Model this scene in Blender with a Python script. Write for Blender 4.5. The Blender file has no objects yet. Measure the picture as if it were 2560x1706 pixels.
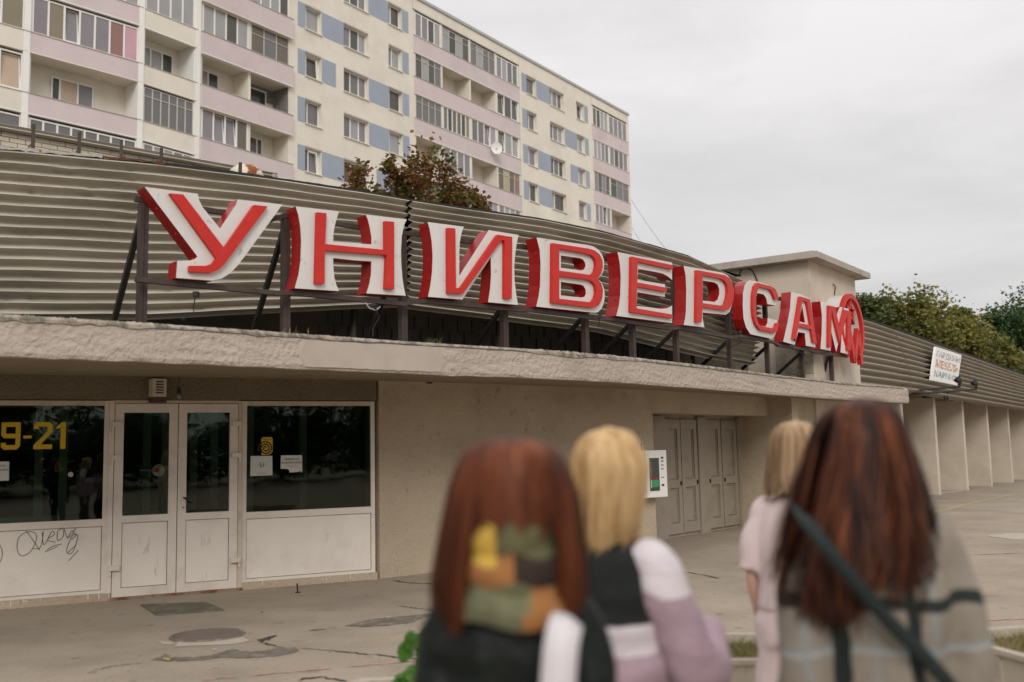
import bpy, bmesh, math, random
import numpy as np
from mathutils import Vector, Matrix
random.seed(7); rng = np.random.default_rng(7)
scn = bpy.context.scene
col = scn.collection
rad = math.radians
# ------------------------------------------------------------------ camera
CX, CY, FPX = 1280.0, 853.0, 2489.0            # photograph 2560 x 1706, 35 mm lens
PITCH, ROLL, CAMH = rad(6.2), rad(-1.2), 1.6
_f = np.array([0, math.cos(PITCH), math.sin(PITCH)])
_u0 = np.array([0, -math.sin(PITCH), math.cos(PITCH)]); _r0 = np.array([1., 0, 0])
_R = math.cos(ROLL)*_r0 + math.sin(ROLL)*_u0
_U = -math.sin(ROLL)*_r0 + math.cos(ROLL)*_u0
CAM = np.array([0, 0, CAMH])
cam = bpy.data.cameras.new('Camera'); cam.lens = 35; cam.sensor_width = 36
cam.clip_end = 2000; cam.clip_start = 0.05
cam.dof.use_dof = True; cam.dof.focus_distance = 16.0; cam.dof.aperture_fstop = 1.4
camo = bpy.data.objects.new('Camera', cam); col.objects.link(camo)
camo.matrix_world = Matrix(((_R[0], _U[0], -_f[0], 0), (_R[1], _U[1], -_f[1], 0), (_R[2], _U[2], -_f[2], CAMH), (0, 0, 0, 1)))
scn.camera = camo
# ------------------------------------------------------------------ sky, sun, exposure
SUN_EL, SUN_AZ = rad(31), rad(178)
w = bpy.data.worlds.new('World'); scn.world = w; w.use_nodes = True
nt = w.node_tree; nt.nodes.clear()
out = nt.nodes.new('ShaderNodeOutputWorld'); bg = nt.nodes.new('ShaderNodeBackground')
sky = nt.nodes.new('ShaderNodeTexSky'); sky.sky_type = 'NISHITA'; sky.sun_disc = False
sky.sun_elevation = SUN_EL; sky.sun_rotation = SUN_AZ
def nmath(t, op, a, b=None, clamp=False):
    n = t.nodes.new('ShaderNodeMath'); n.operation = op; n.use_clamp = clamp
    for i, v in enumerate((a, b)):
        if v is None: continue
        if isinstance(v, (int, float)): n.inputs[i].default_value = v
        else: t.links.new(v, n.inputs[i])
    return n.outputs[0]
tc = nt.nodes.new('ShaderNodeTexCoord'); sep = nt.nodes.new('ShaderNodeSeparateXYZ')
nt.links.new(tc.outputs['Generated'], sep.inputs[0])
elev = nmath(nt, 'MAXIMUM', sep.outputs[2], 0.0)
# overcast dome: luminance (1 + 2 sin h) / 3, broken by soft cloud banks
mp = nt.nodes.new('ShaderNodeMapping'); mp.inputs['Scale'].default_value = (1.0, 1.0, 3.6); mp.inputs['Location'].default_value = (0.35, 0.1, 0.0)
nt.links.new(tc.outputs['Generated'], mp.inputs[0])
nz = nt.nodes.new('ShaderNodeTexNoise'); nz.inputs['Scale'].default_value = 2.6; nz.inputs['Detail'].default_value = 6; nz.inputs['Roughness'].default_value = 0.52; nz.inputs['Distortion'].default_value = 0.3
nt.links.new(mp.outputs[0], nz.inputs[0])
cl = nt.nodes.new('ShaderNodeMapRange'); cl.inputs[1].default_value = 0.34; cl.inputs[2].default_value = 0.66; cl.inputs[3].default_value = 0.80; cl.inputs[4].default_value = 1.03
nt.links.new(nz.outputs[0], cl.inputs[0])
lum = nmath(nt, 'MULTIPLY', nmath(nt, 'ADD', nmath(nt, 'MULTIPLY', nmath(nt, 'POWER', elev, 1.6), 0.85), 0.735), cl.outputs[0])
cc = nt.nodes.new('ShaderNodeMixRGB'); cc.blend_type = 'MULTIPLY'; cc.inputs[0].default_value = 1; cc.inputs[1].default_value = (1.0, 0.972, 0.965, 1)
cmb = nt.nodes.new('ShaderNodeCombineXYZ')
for i in range(3): nt.links.new(lum, cmb.inputs[i])
nt.links.new(cmb.outputs[0], cc.inputs[2])
nish = nt.nodes.new('ShaderNodeMixRGB'); nish.blend_type = 'MULTIPLY'; nish.inputs[0].default_value = 1; nish.inputs[2].default_value = (0.10, 0.10, 0.10, 1)
nt.links.new(sky.outputs[0], nish.inputs[1])
mx = nt.nodes.new('ShaderNodeMixRGB'); mx.inputs[0].default_value = 0.93
nt.links.new(nish.outputs[0], mx.inputs[1]); nt.links.new(cc.outputs[0], mx.inputs[2])
nt.links.new(mx.outputs[0], bg.inputs[0]); bg.inputs[1].default_value = 1.0
nt.links.new(bg.outputs[0], out.inputs[0])
sl = bpy.data.lights.new('sun', 'SUN'); sl.energy = 1.5; sl.angle = rad(26); sl.color = (1.0, 0.95, 0.88)
so = bpy.data.objects.new('sun', sl); col.objects.link(so); so.location = (0, 0, 60)
so.rotation_euler = (Vector((math.sin(SUN_AZ)*math.cos(SUN_EL), math.cos(SUN_AZ)*math.cos(SUN_EL), math.sin(SUN_EL)))).to_track_quat('Z', 'Y').to_euler()
scn.view_settings.view_transform = 'Standard'; scn.view_settings.look = 'None'
scn.view_settings.exposure = 0.0; scn.view_settings.gamma = 1.0; scn.view_settings.use_curve_mapping = False
scn.render.engine = 'CYCLES'
scn.cycles.max_bounces = 8; scn.cycles.transparent_max_bounces = 12

# ------------------------------------------------------------------ pixel helpers (directions only; distance comes from what a thing touches)
def ray(px, py): return _f + _R*(px-CX)/FPX - _U*(py-CY)/FPX
def at_z(px, py, z):
    d = ray(px, py); return CAM + d*(z-CAMH)/d[2]
def at_y(px, py, Y):
    d = ray(px, py); return CAM + d*Y/d[1]
def at_plane(px, py, p0, n):
    d = ray(px, py); return CAM + d*(((np.asarray(p0)-CAM) @ n)/(d @ n))
def hit_curve(px, py, poly):
    d = ray(px, py); best = None
    for i in range(len(poly)-1):
        a = np.array(poly[i][:2]); b = np.array(poly[i+1][:2]); e = b-a
        m = np.array([[d[0], -e[0]], [d[1], -e[1]]])
        if abs(np.linalg.det(m)) < 1e-9: continue
        t, s = np.linalg.solve(m, a)
        lo = -9 if i == 0 else -1e-6; hi = 9 if i == len(poly)-2 else 1+1e-6
        if t > 0 and lo <= s <= hi and (best is None or t < best): best = t
    return CAM + d*best
def catmull(pts, n=12):
    P = [np.array(p, float) for p in pts]; P = [2*P[0]-P[1]] + P + [2*P[-1]-P[-2]]; o = []
    for i in range(1, len(P)-2):
        for k in range(n):
            t = k/n
            o.append(.5*((2*P[i]) + (P[i+1]-P[i-1])*t + (2*P[i-1]-5*P[i]+4*P[i+1]-P[i+2])*t*t + (3*P[i]-P[i-1]-3*P[i+1]+P[i+2])*t**3))
    o.append(P[-2]); return o
def offset(poly, d):                              # to the right-hand (street) side when d > 0
    o = []
    for i, p in enumerate(poly):
        a = poly[max(i-1, 0)]; b = poly[min(i+1, len(poly)-1)]
        e = np.array(b[:2])-np.array(a[:2]); e /= np.hypot(*e)
        o.append(np.array([p[0]+e[1]*d, p[1]-e[0]*d]))
    return o
# ------------------------------------------------------------------ mesh helpers
class MB:
    def __init__(s): s.v = []; s.f = []
    def add(s, vs, fs):
        k = len(s.v); s.v += [tuple(map(float, p)) for p in vs]; s.f += [tuple(i+k for i in f) for f in fs]; return s
    def box(s, o, ax, lo, hi):                    # box in a frame: origin o, axes ax (3 vectors)
        o = np.asarray(o, float); c = []
        for k in range(8):
            q = [hi[j] if (k >> j) & 1 else lo[j] for j in range(3)]
            c.append(o + ax[0]*q[0] + ax[1]*q[1] + ax[2]*q[2])
        fs = [(0, 2, 3, 1), (4, 5, 7, 6), (0, 1, 5, 4), (2, 6, 7, 3), (0, 4, 6, 2), (1, 3, 7, 5)]
        if np.dot(np.cross(ax[0], ax[1]), ax[2]) < 0: fs = [f[::-1] for f in fs]
        return s.add(c, fs)
    def tube(s, pts, r, n=8, cap=True):
        pts = [np.array(p, float) for p in pts]; rs = r if hasattr(r, '__len__') else [r]*len(pts); k = len(s.v); prev = None
        for i, p in enumerate(pts):
            t = pts[min(i+1, len(pts)-1)]-pts[max(i-1, 0)]; t /= (np.linalg.norm(t)+1e-9)
            if prev is None:
                h = np.array([0, 0, 1.]) if abs(t[2]) < .9 else np.array([1., 0, 0]); x = np.cross(t, h)
            else: x = prev - t*(prev @ t)
            x /= (np.linalg.norm(x)+1e-9); prev = x; y = np.cross(t, x)
            for j in range(n):
                a = 2*math.pi*j/n; q = p + (x*math.cos(a)+y*math.sin(a))*rs[i]; s.v.append(tuple(q))
        for i in range(len(pts)-1):
            for j in range(n):
                a = k+i*n+j; b = k+i*n+(j+1) % n; s.f.append((a, b, b+n, a+n))
        if cap: s.f.append(tuple(k+j for j in range(n))[::-1]); e = k+(len(pts)-1)*n; s.f.append(tuple(e+j for j in range(n)))
        return s
    def bar(s, a, b, w, h, up=(0, 0, 1)):         # rectangular bar between two points
        a = np.array(a, float); b = np.array(b, float); t = b-a; L = np.linalg.norm(t); t = t/L
        up = np.array(up, float); x = np.cross(t, up)
        if np.linalg.norm(x) < 1e-3: x = np.cross(t, np.array([1., 0, 0]))
        x /= np.linalg.norm(x); y = np.cross(x, t)
        return s.box(a, (x, y, t), (-w/2, -h/2, 0), (w/2, h/2, L))
    def grid(s, rows):                            # list of rows of points
        k = len(s.v); m = len(rows[0])
        for r in rows: s.v += [tuple(map(float, p)) for p in r]
        for i in range(len(rows)-1):
            for j in range(m-1): s.f.append((k+i*m+j, k+i*m+j+1, k+(i+1)*m+j+1, k+(i+1)*m+j))
        return s
    def build(s, name, m, parent=None, smooth=False):
        me = bpy.data.meshes.new(name); me.from_pydata(s.v, [], s.f); me.update()
        return link(name, me, m, parent, smooth)
def link(name, me, m, parent=None, smooth=False):
    o = bpy.data.objects.new(name, me); col.objects.link(o)
    if m is not None: me.materials.append(m)
    if smooth:
        me.polygons.foreach_set('use_smooth', [True]*len(me.polygons))
    if parent is not None: attach(o, parent)
    return o
def attach(o, parent):
    o.parent = parent
    b = BASE.get(parent.name)
    if b is None: b = Vector((0, 0, 0))
    o.matrix_parent_inverse = Matrix.Translation(-b)
    BASE[o.name] = Vector((0, 0, 0)) if parent.type == 'EMPTY' else b
BASE = {}
def thing(name, label, cat, loc=(0, 0, 0), group=None):
    o = bpy.data.objects.new(name, None); col.objects.link(o); o.location = loc; o.empty_display_size = .2
    BASE[o.name] = Vector(loc); return tag(o, label, cat, group)
def tag(o, label=None, cat=None, group=None, kind=None):
    if label: o['label'] = label
    if cat: o['category'] = cat
    if group: o['group'] = group
    if kind: o['kind'] = kind
    return o
Zv = np.array([0, 0, 1.])
def frame(th):                                    # facade frame: along, outward (street side), up
    D = np.array([math.sin(th), math.cos(th), 0]); N = np.array([math.cos(th), -math.sin(th), 0]); return (D, N, Zv)
def prism(poly2, holes, to3, n0, n1, name, m, parent, side_mat=None, bevel=0):
    """polygon with holes in (u, z) extruded between n0 and n1; to3(u, n, z) -> point; optional other material on the sides"""
    bm = bmesh.new(); edges = []
    for loop in [poly2]+list(holes):
        vs = [bm.verts.new(to3(u, n1, z)) for u, z in loop]
        edges += [bm.edges.new((vs[i], vs[(i+1) % len(vs)])) for i in range(len(vs))]
    bmesh.ops.triangle_fill(bm, use_beauty=True, use_dissolve=False, edges=edges)
    front = list(bm.faces)
    tgt = Vector(to3(0, 1, 0))-Vector(to3(0, 0, 0))
    for f in front:
        f.normal_update()
        if f.normal.dot(tgt) < 0: f.normal_flip()
    dv = Vector(to3(0, n0, 0))-Vector(to3(0, n1, 0))
    r = bmesh.ops.extrude_face_region(bm, geom=front)
    nv = [e for e in r['geom'] if isinstance(e, bmesh.types.BMVert)]
    nf = [e for e in r['geom'] if isinstance(e, bmesh.types.BMFace)]
    bmesh.ops.translate(bm, verts=nv, vec=dv)
    bmesh.ops.recalc_face_normals(bm, faces=bm.faces)
    me = bpy.data.meshes.new(name)
    if side_mat is not None:
        for f in bm.faces:
            f.material_index = 0 if f.normal.dot(tgt) > .5 else 1
    bm.to_mesh(me); bm.free()
    o = link(name, me, m, parent)
    if side_mat is not None: me.materials.append(side_mat)
    return o
# ------------------------------------------------------------------ materials
def lin(r, g, b):
    return tuple((c/255/12.92 if c/255 <= .04045 else ((c/255+.055)/1.055)**2.4) for c in (r, g, b))
def mat(name, c, rough=.8, var=.12, scale=3.0, c2=None, c2_scale=1.2, c2_lo=.5, c2_hi=.7, bump=0, bscale=40, bdist=.01, spec=.35, metal=0, stretch=None, island=0, bdetail=4, speck=0):
    m = bpy.data.materials.new(name); m.use_nodes = True; t = m.node_tree; N = t.nodes; p = N['Principled BSDF']
    p.inputs['Roughness'].default_value = rough; p.inputs['Specular IOR Level'].default_value = spec; p.inputs['Metallic'].default_value = metal
    tcn = N.new('ShaderNodeTexCoord'); mpn = N.new('ShaderNodeMapping'); t.links.new(tcn.outputs['Object'], mpn.inputs[0])
    if stretch: mpn.inputs['Scale'].default_value = stretch
    V = mpn.outputs[0]
    base = N.new('ShaderNodeRGB'); base.outputs[0].default_value = (*c, 1); cur = base.outputs[0]
    if c2 is not None:
        n2 = N.new('ShaderNodeTexNoise'); n2.inputs['Scale'].default_value = c2_scale; n2.inputs['Detail'].default_value = 7; n2.inputs['Roughness'].default_value = .65; t.links.new(V, n2.inputs[0])
        r2 = N.new('ShaderNodeMapRange'); r2.inputs[1].default_value = c2_lo; r2.inputs[2].default_value = c2_hi; t.links.new(n2.outputs[0], r2.inputs[0])
        m2 = N.new('ShaderNodeMixRGB'); t.links.new(r2.outputs[0], m2.inputs[0]); t.links.new(cur, m2.inputs[1]); m2.inputs[2].default_value = (*c2, 1); cur = m2.outputs[0]
    if var:
        n1 = N.new('ShaderNodeTexNoise'); n1.inputs['Scale'].default_value = scale; n1.inputs['Detail'].default_value = 8; n1.inputs['Roughness'].default_value = .6; t.links.new(V, n1.inputs[0])
        r1 = N.new('ShaderNodeMapRange'); r1.inputs[1].default_value = .25; r1.inputs[2].default_value = .75; r1.inputs[3].default_value = 1-var; r1.inputs[4].default_value = 1+var; t.links.new(n1.outputs[0], r1.inputs[0])
        h = N.new('ShaderNodeHueSaturation'); t.links.new(r1.outputs[0], h.inputs['Value']); t.links.new(cur, h.inputs['Color']); cur = h.outputs[0]
    if speck:
        ns = N.new('ShaderNodeTexNoise'); ns.inputs['Scale'].default_value = 38; ns.inputs['Detail'].default_value = 3; t.links.new(V, ns.inputs[0])
        rs = N.new('ShaderNodeMapRange'); rs.inputs[1].default_value = .60; rs.inputs[2].default_value = .70; rs.inputs[3].default_value = 1; rs.inputs[4].default_value = 1-speck; t.links.new(ns.outputs[0], rs.inputs[0])
        n3 = N.new('ShaderNodeTexNoise'); n3.inputs['Scale'].default_value = 5.5; n3.inputs['Detail'].default_value = 2; t.links.new(V, n3.inputs[0])
        r3 = N.new('ShaderNodeMapRange'); r3.inputs[1].default_value = .66; r3.inputs[2].default_value = .72; r3.inputs[3].default_value = 1; r3.inputs[4].default_value = 1-speck*.8; t.links.new(n3.outputs[0], r3.inputs[0])
        h = N.new('ShaderNodeHueSaturation'); t.links.new(nmath(t, 'MULTIPLY', rs.outputs[0], r3.outputs[0]), h.inputs['Value']); t.links.new(cur, h.inputs['Color']); cur = h.outputs[0]
    if island:
        g = N.new('ShaderNodeNewGeometry'); ri = N.new('ShaderNodeMapRange'); ri.inputs[3].default_value = 1-island; ri.inputs[4].default_value = 1+island; t.links.new(g.outputs['Random Per Island'], ri.inputs[0])
        h = N.new('ShaderNodeHueSaturation'); t.links.new(ri.outputs[0], h.inputs['Value']); t.links.new(cur, h.inputs['Color']); cur = h.outputs[0]
    t.links.new(cur, p.inputs['Base Color'])
    if bump:
        b = N.new('ShaderNodeBump'); b.inputs['Strength'].default_value = bump; b.inputs['Distance'].default_value = bdist
        nb = N.new('ShaderNodeTexNoise'); nb.inputs['Scale'].default_value = bscale; nb.inputs['Detail'].default_value = bdetail; t.links.new(V, nb.inputs[0]); t.links.new(nb.outputs[0], b.inputs['Height']); t.links.new(b.outputs[0], p.inputs['Normal'])
    return m
def glass_mat(name, tint, refl=(1, 1, 1), ior=1.5, gloss=.02, boost=.0):
    m = bpy.data.materials.new(name); m.use_nodes = True; t = m.node_tree; N = t.nodes; N.clear()
    o = N.new('ShaderNodeOutputMaterial'); mixn = N.new('ShaderNodeMixShader'); tr = N.new('ShaderNodeBsdfTransparent'); gl = N.new('ShaderNodeBsdfGlossy'); fr = N.new('ShaderNodeFresnel')
    fr.inputs[0].default_value = ior; tr.inputs[0].default_value = (*tint, 1); gl.inputs[0].default_value = (*refl, 1); gl.inputs['Roughness'].default_value = gloss
    fac = nmath(t, 'ADD', fr.outputs[0], boost, True)
    tcn = N.new('ShaderNodeTexCoord'); nb = N.new('ShaderNodeTexNoise'); nb.inputs['Scale'].default_value = 1.5; t.links.new(tcn.outputs['Object'], nb.inputs[0])
    b = N.new('ShaderNodeBump'); b.inputs['Strength'].default_value = .12; b.inputs['Distance'].default_value = .02; t.links.new(nb.outputs[0], b.inputs['Height']); t.links.new(b.outputs[0], gl.inputs['Normal'])
    t.links.new(fac, mixn.inputs[0]); t.links.new(tr.outputs[0], mixn.inputs[1]); t.links.new(gl.outputs[0], mixn.inputs[2]); t.links.new(mixn.outputs[0], o.inputs[0])
    return m
M = {}
M['cream'] = mat('cream_render', (.74, .69, .60), .9, .07, .8, c2=(.64, .60, .52), c2_scale=.35, c2_lo=.5, c2_hi=.75, bump=.3, bscale=30)
M['pink'] = mat('pink_render', (.61, .525, .525), .9, .05, 1.0, c2=(.56, .475, .475), c2_scale=.4, bump=.3, bscale=30)
M['blue'] = mat('blue_render', (.33, .37, .44), .9, .05, 1.0, bump=.3, bscale=30)
M['lilac'] = mat('lilac_render', (.52, .46, .47), .9, .05, 1.0)
M['pvc'] = mat('white_plastic_frame', (.80, .79, .755), .45, .04, 2)
M['paintwood'] = mat('painted_wood_frame', (.52, .50, .45), .6, .12, 5)
M['plaster'] = mat('rough_plaster', (.47, .405, .35), .95, .07, 2.2, c2=(.40, .34, .29), c2_scale=.7, c2_lo=.48, c2_hi=.72, bump=.9, bscale=17, bdist=.045, bdetail=6)
M['wall'] = mat('wall_plaster', (.47, .385, .285), .95, .10, 1.6, c2=(.34, .275, .20), c2_scale=.6, c2_lo=.5, c2_hi=.78, bump=.9, bscale=45, bdist=.02, speck=.25)
M['smooth_plaster'] = mat('smooth_plaster', (.455, .392, .338), .92, .08, 3.2, c2=(.41, .345, .295), c2_scale=1.8, bump=.2, bscale=30)
M['lintel'] = mat('shaded_lintel_plaster', (.185, .152, .10), .95, .14, 2, bump=.9, bscale=25, bdist=.03)  # canopy shade on the lintel is put into this darker plaster colour
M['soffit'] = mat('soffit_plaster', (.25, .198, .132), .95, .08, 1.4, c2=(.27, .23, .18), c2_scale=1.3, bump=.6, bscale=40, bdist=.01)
M['concrete'] = mat('weathered_concrete', (.42, .38, .33), .95, .12, 3, c2=(.26, .23, .19), c2_scale=2.2, c2_lo=.52, c2_hi=.72, bump=.6, bscale=60, bdist=.01)
M['tower'] = mat('tower_plaster', (.60, .52, .43), .95, .07, 1.5, c2=(.50, .43, .35), c2_scale=.8, bump=.6, bscale=35, bdist=.012)
M['corr'] = mat('corrugated_metal', (.47, .43, .36), .6, .16, 1.6, c2=(.27, .245, .19), c2_scale=1.3, c2_lo=.50, c2_hi=.72, bump=.15, bscale=14, bdist=.02, spec=.4, stretch=(.45, .45, 2.2))
M['corr_far'] = mat('corrugated_metal_far', (.36, .315, .255), .55, .08, 1.2, c2=(.26, .235, .19), c2_scale=1.2, bump=.1, bscale=14, bdist=.02)
M['tar'] = mat('tar_felt', (.025, .023, .02), .8, .3, 6, c2=(.11, .105, .09), c2_scale=6, c2_lo=.62, c2_hi=.8)
M['peel'] = mat('peeling_paint', (.42, .41, .38), .8, .15, 8, c2=(.10, .045, .025), c2_scale=4, c2_lo=.56, c2_hi=.62, bump=.8, bscale=30, bdist=.02)
M['rust'] = mat('rusty_metal', (.62, .58, .46), .8, .15, 8, c2=(.24, .07, .02), c2_scale=3.2, c2_lo=.47, c2_hi=.53)
M['wood'] = mat('old_timber', (.075, .062, .048), .9, .3, 8, stretch=(1, 1, .15), bump=.5, bscale=30)
M['brown'] = mat('brown_steel', (.058, .040, .034), .6, .18, 6, c2=(.08, .058, .05), c2_scale=5)
M['dark'] = mat('dark_steel', (.022, .02, .018), .55, .15, 6)
M['red'] = mat('red_enamel', (.53, .020, .013), .5, .08, 5, c2=(.55, .036, .022), c2_scale=5, c2_lo=.55, c2_hi=.8, spec=.4)
M['red_side'] = mat('shaded_red_enamel', (.33, .009, .009), .35, .08, 3, spec=.5)  # darker than the stroke red: shading of the letter sides in the colour
M['letter_white'] = mat('white_enamel', (.66, .645, .62), .45, .05, 4, c2=(.44, .42, .385), c2_scale=9, c2_lo=.62, c2_hi=.70)
M['asphalt'] = mat('worn_asphalt', (.345, .287, .222), .92, .16, .55, c2=(.26, .215, .165), c2_scale=.9, c2_lo=.46, c2_hi=.74, bump=.9, bscale=90, bdist=.008, speck=.35)
M['asphalt_dark'] = mat('damp_asphalt', (.15, .126, .10), .9, .35, 6, c2=(.25, .21, .165), c2_scale=7, c2_lo=.5, c2_hi=.62, bump=.8, bscale=60, bdist=.01)
M['crack'] = mat('asphalt_crack', (.055, .048, .04), .95, .3, 8)
M['patch'] = mat('pale_cement', (.42, .37, .31), .95, .12, 6, bump=.4, bscale=50)
M['chalk'] = mat('pink_chalk', (.62, .27, .25), .95, .2, 20, c2=(.27, .22, .19), c2_scale=16, c2_lo=.45, c2_hi=.6)
M['yellow_line'] = mat('yellow_paint_line', (.44, .36, .17), .9, .2, 10, c2=(.25, .22, .18), c2_scale=8, c2_lo=.5, c2_hi=.65)
M['iron'] = mat('cast_iron', (.155, .12, .10), .75, .15, 5, bump=.5, bscale=50)
M['panel'] = mat('dirty_white_panel', (.76, .70, .63), .5, .05, 2, c2=(.66, .60, .535), c2_scale=1.6, c2_lo=.5, c2_hi=.72)
M['frame_white'] = mat('white_door_frame', (.72, .655, .585), .5, .05, 3, c2=(.60, .54, .475), c2_scale=2.5)
M['old_frame'] = mat('yellowed_frame', (.58, .50, .40), .6, .08, 3, c2=(.42, .36, .28), c2_scale=3)
M['glass'] = glass_mat('shop_glass', (.50, .57, .51), refl=(.85, .95, .88), boost=.0)
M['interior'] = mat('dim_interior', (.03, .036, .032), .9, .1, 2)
M['interior_white'] = mat('interior_frame', (.58, .60, .55), .7, .1, 2)
M['black'] = mat('black_plastic', (.015, .015, .015), .5, .1, 5)
M['paper'] = mat('white_paper', (.62, .62, .60), .9, .03, 5)
M['ink'] = mat('black_ink', (.03, .03, .03), .9, 0)
M['grey_ink'] = mat('grey_ink', (.28, .27, .26), .9, .1)
M['yellow'] = mat('yellow_vinyl', (.60, .40, .015), .6, .06, 5)
M['old_door'] = mat('old_painted_doors', (.33, .285, .225), .8, .12, 2, c2=(.24, .205, .16), c2_scale=2, bump=.3, bscale=30)
M['brick'] = mat('silicate_brick', (.62, .535, .43), .95, .10, 6, c2=(.50, .42, .33), c2_scale=2, bump=.5, bscale=60, island=.1)
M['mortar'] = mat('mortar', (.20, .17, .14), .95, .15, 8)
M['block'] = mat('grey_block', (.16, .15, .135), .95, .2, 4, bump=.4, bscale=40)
def pane_mat(name, c, rough=.12):
    return mat(name, c, rough, .10, 1.1, spec=.5)
PANES = [pane_mat('pane_grey', (.16, .155, .155)), pane_mat('pane_lilac', (.235, .215, .23)), pane_mat('pane_pale', (.33, .33, .33)), pane_mat('pane_dim', (.085, .082, .072)), pane_mat('pane_brown', (.14, .115, .09))]
PANE_DARK = pane_mat('pane_dark', (.055, .06, .055)); PANE_TAN = pane_mat('pane_tan', (.24, .205, .14)); PANE_PEACH = pane_mat('pane_curtain', (.50, .38, .28)); PANE_RED = pane_mat('pane_red', (.28, .15, .135)); PANE_PINK = pane_mat('pane_pink', (.55, .33, .39)); PANE_TEAL = pane_mat('pane_teal', (.10, .17, .16)); PANE_YEL = pane_mat('pane_yellow', (.42, .36, .2))
# ================================================================== ground
g = MB(); n = 70
xs = np.concatenate([np.linspace(-300, -20, 8), np.linspace(-16, 40, 57), np.linspace(60, 400, 8)])
ys = np.concatenate([np.linspace(-300, -10, 8), np.linspace(-5, 45, 51), np.linspace(60, 400, 8)])
g.grid([[(x, y, 0) for x in xs] for y in ys])
ground = tag(g.build('ground', M['asphalt']), kind='structure')
def flat_poly(name, pts, z, m, parent=ground, jit=0.0, sub=6):
    o = []
    for i in range(len(pts)):
        a = np.array(pts[i][:2]); b = np.array(pts[(i+1) % len(pts)][:2])
        for k in range(sub):
            q = a+(b-a)*k/sub + rng.normal(0, jit, 2); o.append((q[0], q[1], z))
    bm = bmesh.new(); vs = [bm.verts.new(p) for p in o]; es = [bm.edges.new((vs[i], vs[(i+1) % len(vs)])) for i in range(len(vs))]
    bmesh.ops.triangle_fill(bm, use_beauty=True, edges=es)
    for f in bm.faces:
        f.normal_update()
        if f.normal.z < 0: f.normal_flip()
    me = bpy.data.meshes.new(name); bm.to_mesh(me); bm.free(); return link(name, me, m, parent)
def ground_strip(name, pts, w, z, m, jit=.0, parent=ground, n=8):
    P = catmull([p[:2] for p in pts], n) if len(pts) > 2 else [np.array(pts[0][:2])+(np.array(pts[1][:2])-np.array(pts[0][:2]))*t for t in np.linspace(0, 1, n)]
    A = []; B = []
    for i, p in enumerate(P):
        e = P[min(i+1, len(P)-1)]-P[max(i-1, 0)]; e = e/np.hypot(*e); nn = np.array([e[1], -e[0]])
        ww = w*(1+rng.uniform(-.5, .5)*(jit > 0)); p = p+nn*rng.normal(0, jit)
        if jit and i in (0, len(P)-1): ww = w*.1
        A.append((*(p+nn*ww/2), z)); B.append((*(p-nn*ww/2), z))
    return MB().grid([A, B]).build(name, m, parent)
def G(px, py): return at_z(px, py, 0)
k = 2353/1100
def g1(x, y): return G(x/k, 1300+y/k)
flat_poly('damp_patch', [g1(1840, 570), g1(1990, 532), g1(2120, 520), g1(2350, 498), g1(2260, 525), g1(2200, 550), g1(2050, 568), g1(1950, 574)], .004, M['asphalt_dark'], jit=.012)
flat_poly('damp_patch', [g1(1655, 592), g1(1700, 582), g1(1745, 586), g1(1690, 596)], .004, M['asphalt_dark'], jit=.01)
flat_poly('broken_asphalt', [g1(810, 750), g1(850, 738), g1(890, 722), g1(960, 735), g1(1030, 738), g1(1110, 730), g1(1180, 712), g1(1260, 690), g1(1275, 706), g1(1420, 702), g1(1490, 680), g1(1600, 690), g1(1580, 712), g1(1480, 730), g1(1330, 742), g1(1180, 738), g1(1080, 755), g1(900, 758)], .004, M['asphalt_dark'], jit=.014)
flat_poly('broken_asphalt', [g1(1365, 648), g1(1420, 632), g1(1470, 618), g1(1480, 626), g1(1420, 645)], .004, M['crack'], jit=.012)
flat_poly('cement_patch', [g1(935, 680), g1(955, 655), g1(1110, 650), g1(1300, 628), g1(1340, 650), g1(1230, 668)], .004, M['patch'], jit=.006)
flat_poly('cement_patch', [g1(850, 650), g1(920, 655), g1(928, 668), g1(870, 668)], .004, M['patch'], jit=.006)
for pts, wd in (([g1(1600, 690), g1(1800, 705), g1(2000, 725), g1(2250, 748)], .018), ([g1(1480, 680), g1(1400, 655), g1(1450, 640)], .02), ([g1(2140, 460), g1(2200, 472), g1(2330, 486)], .018),
                ([g1(2100, 325), g1(2200, 340), g1(2330, 345)], .03), ([g1(500, 805), g1(640, 780), g1(770, 770)], .012), ([g1(1590, 860), g1(1720, 845), g1(1850, 868)], .03),
                ([G(1640, 1428), G(1720, 1432), G(1800, 1448)], .02), ([G(1500, 1420), G(1580, 1424), G(1650, 1418)], .018), ([G(1850, 1480), G(2200, 1500), G(2500, 1490)], .015), ([G(2200, 1380), G(2400, 1388), G(2560, 1384)], .02)):
    ground_strip('crack', pts, wd, .006, M['crack'], jit=.01)
for a, b in ((1080, 1270), (1340, 1560), (1560, 1780), (1850, 2040), (2070, 2250)):
    f = lambda x: 860-(x-1080)*.0893
    ground_strip('chalk_line', [g1(a, f(a)), g1((a+b)/2, f((a+b)/2)-2), g1(b, f(b))], .022, .005, M['chalk'], jit=.004)
ground_strip('chalk_line', [G(2420, 1555), G(2500, 1551), G(2620, 1546)], .03, .005, M['chalk'], jit=.003)
ground_strip('yellow_line', [G(2330, 1284), G(2460, 1252), G(2600, 1224)], .10, .005, M['yellow_line'], jit=.004, n=12)
flat_poly('cement_patch', [G(2460, 1340), G(2520, 1334), G(2640, 1332), G(2640, 1350), G(2530, 1350)], .004, M['patch'], jit=.03)
flat_poly('kerb_stub', [G(2352, 1228), G(2410, 1226), G(2408, 1230), G(2352, 1236)], .004, M['patch'])
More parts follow.
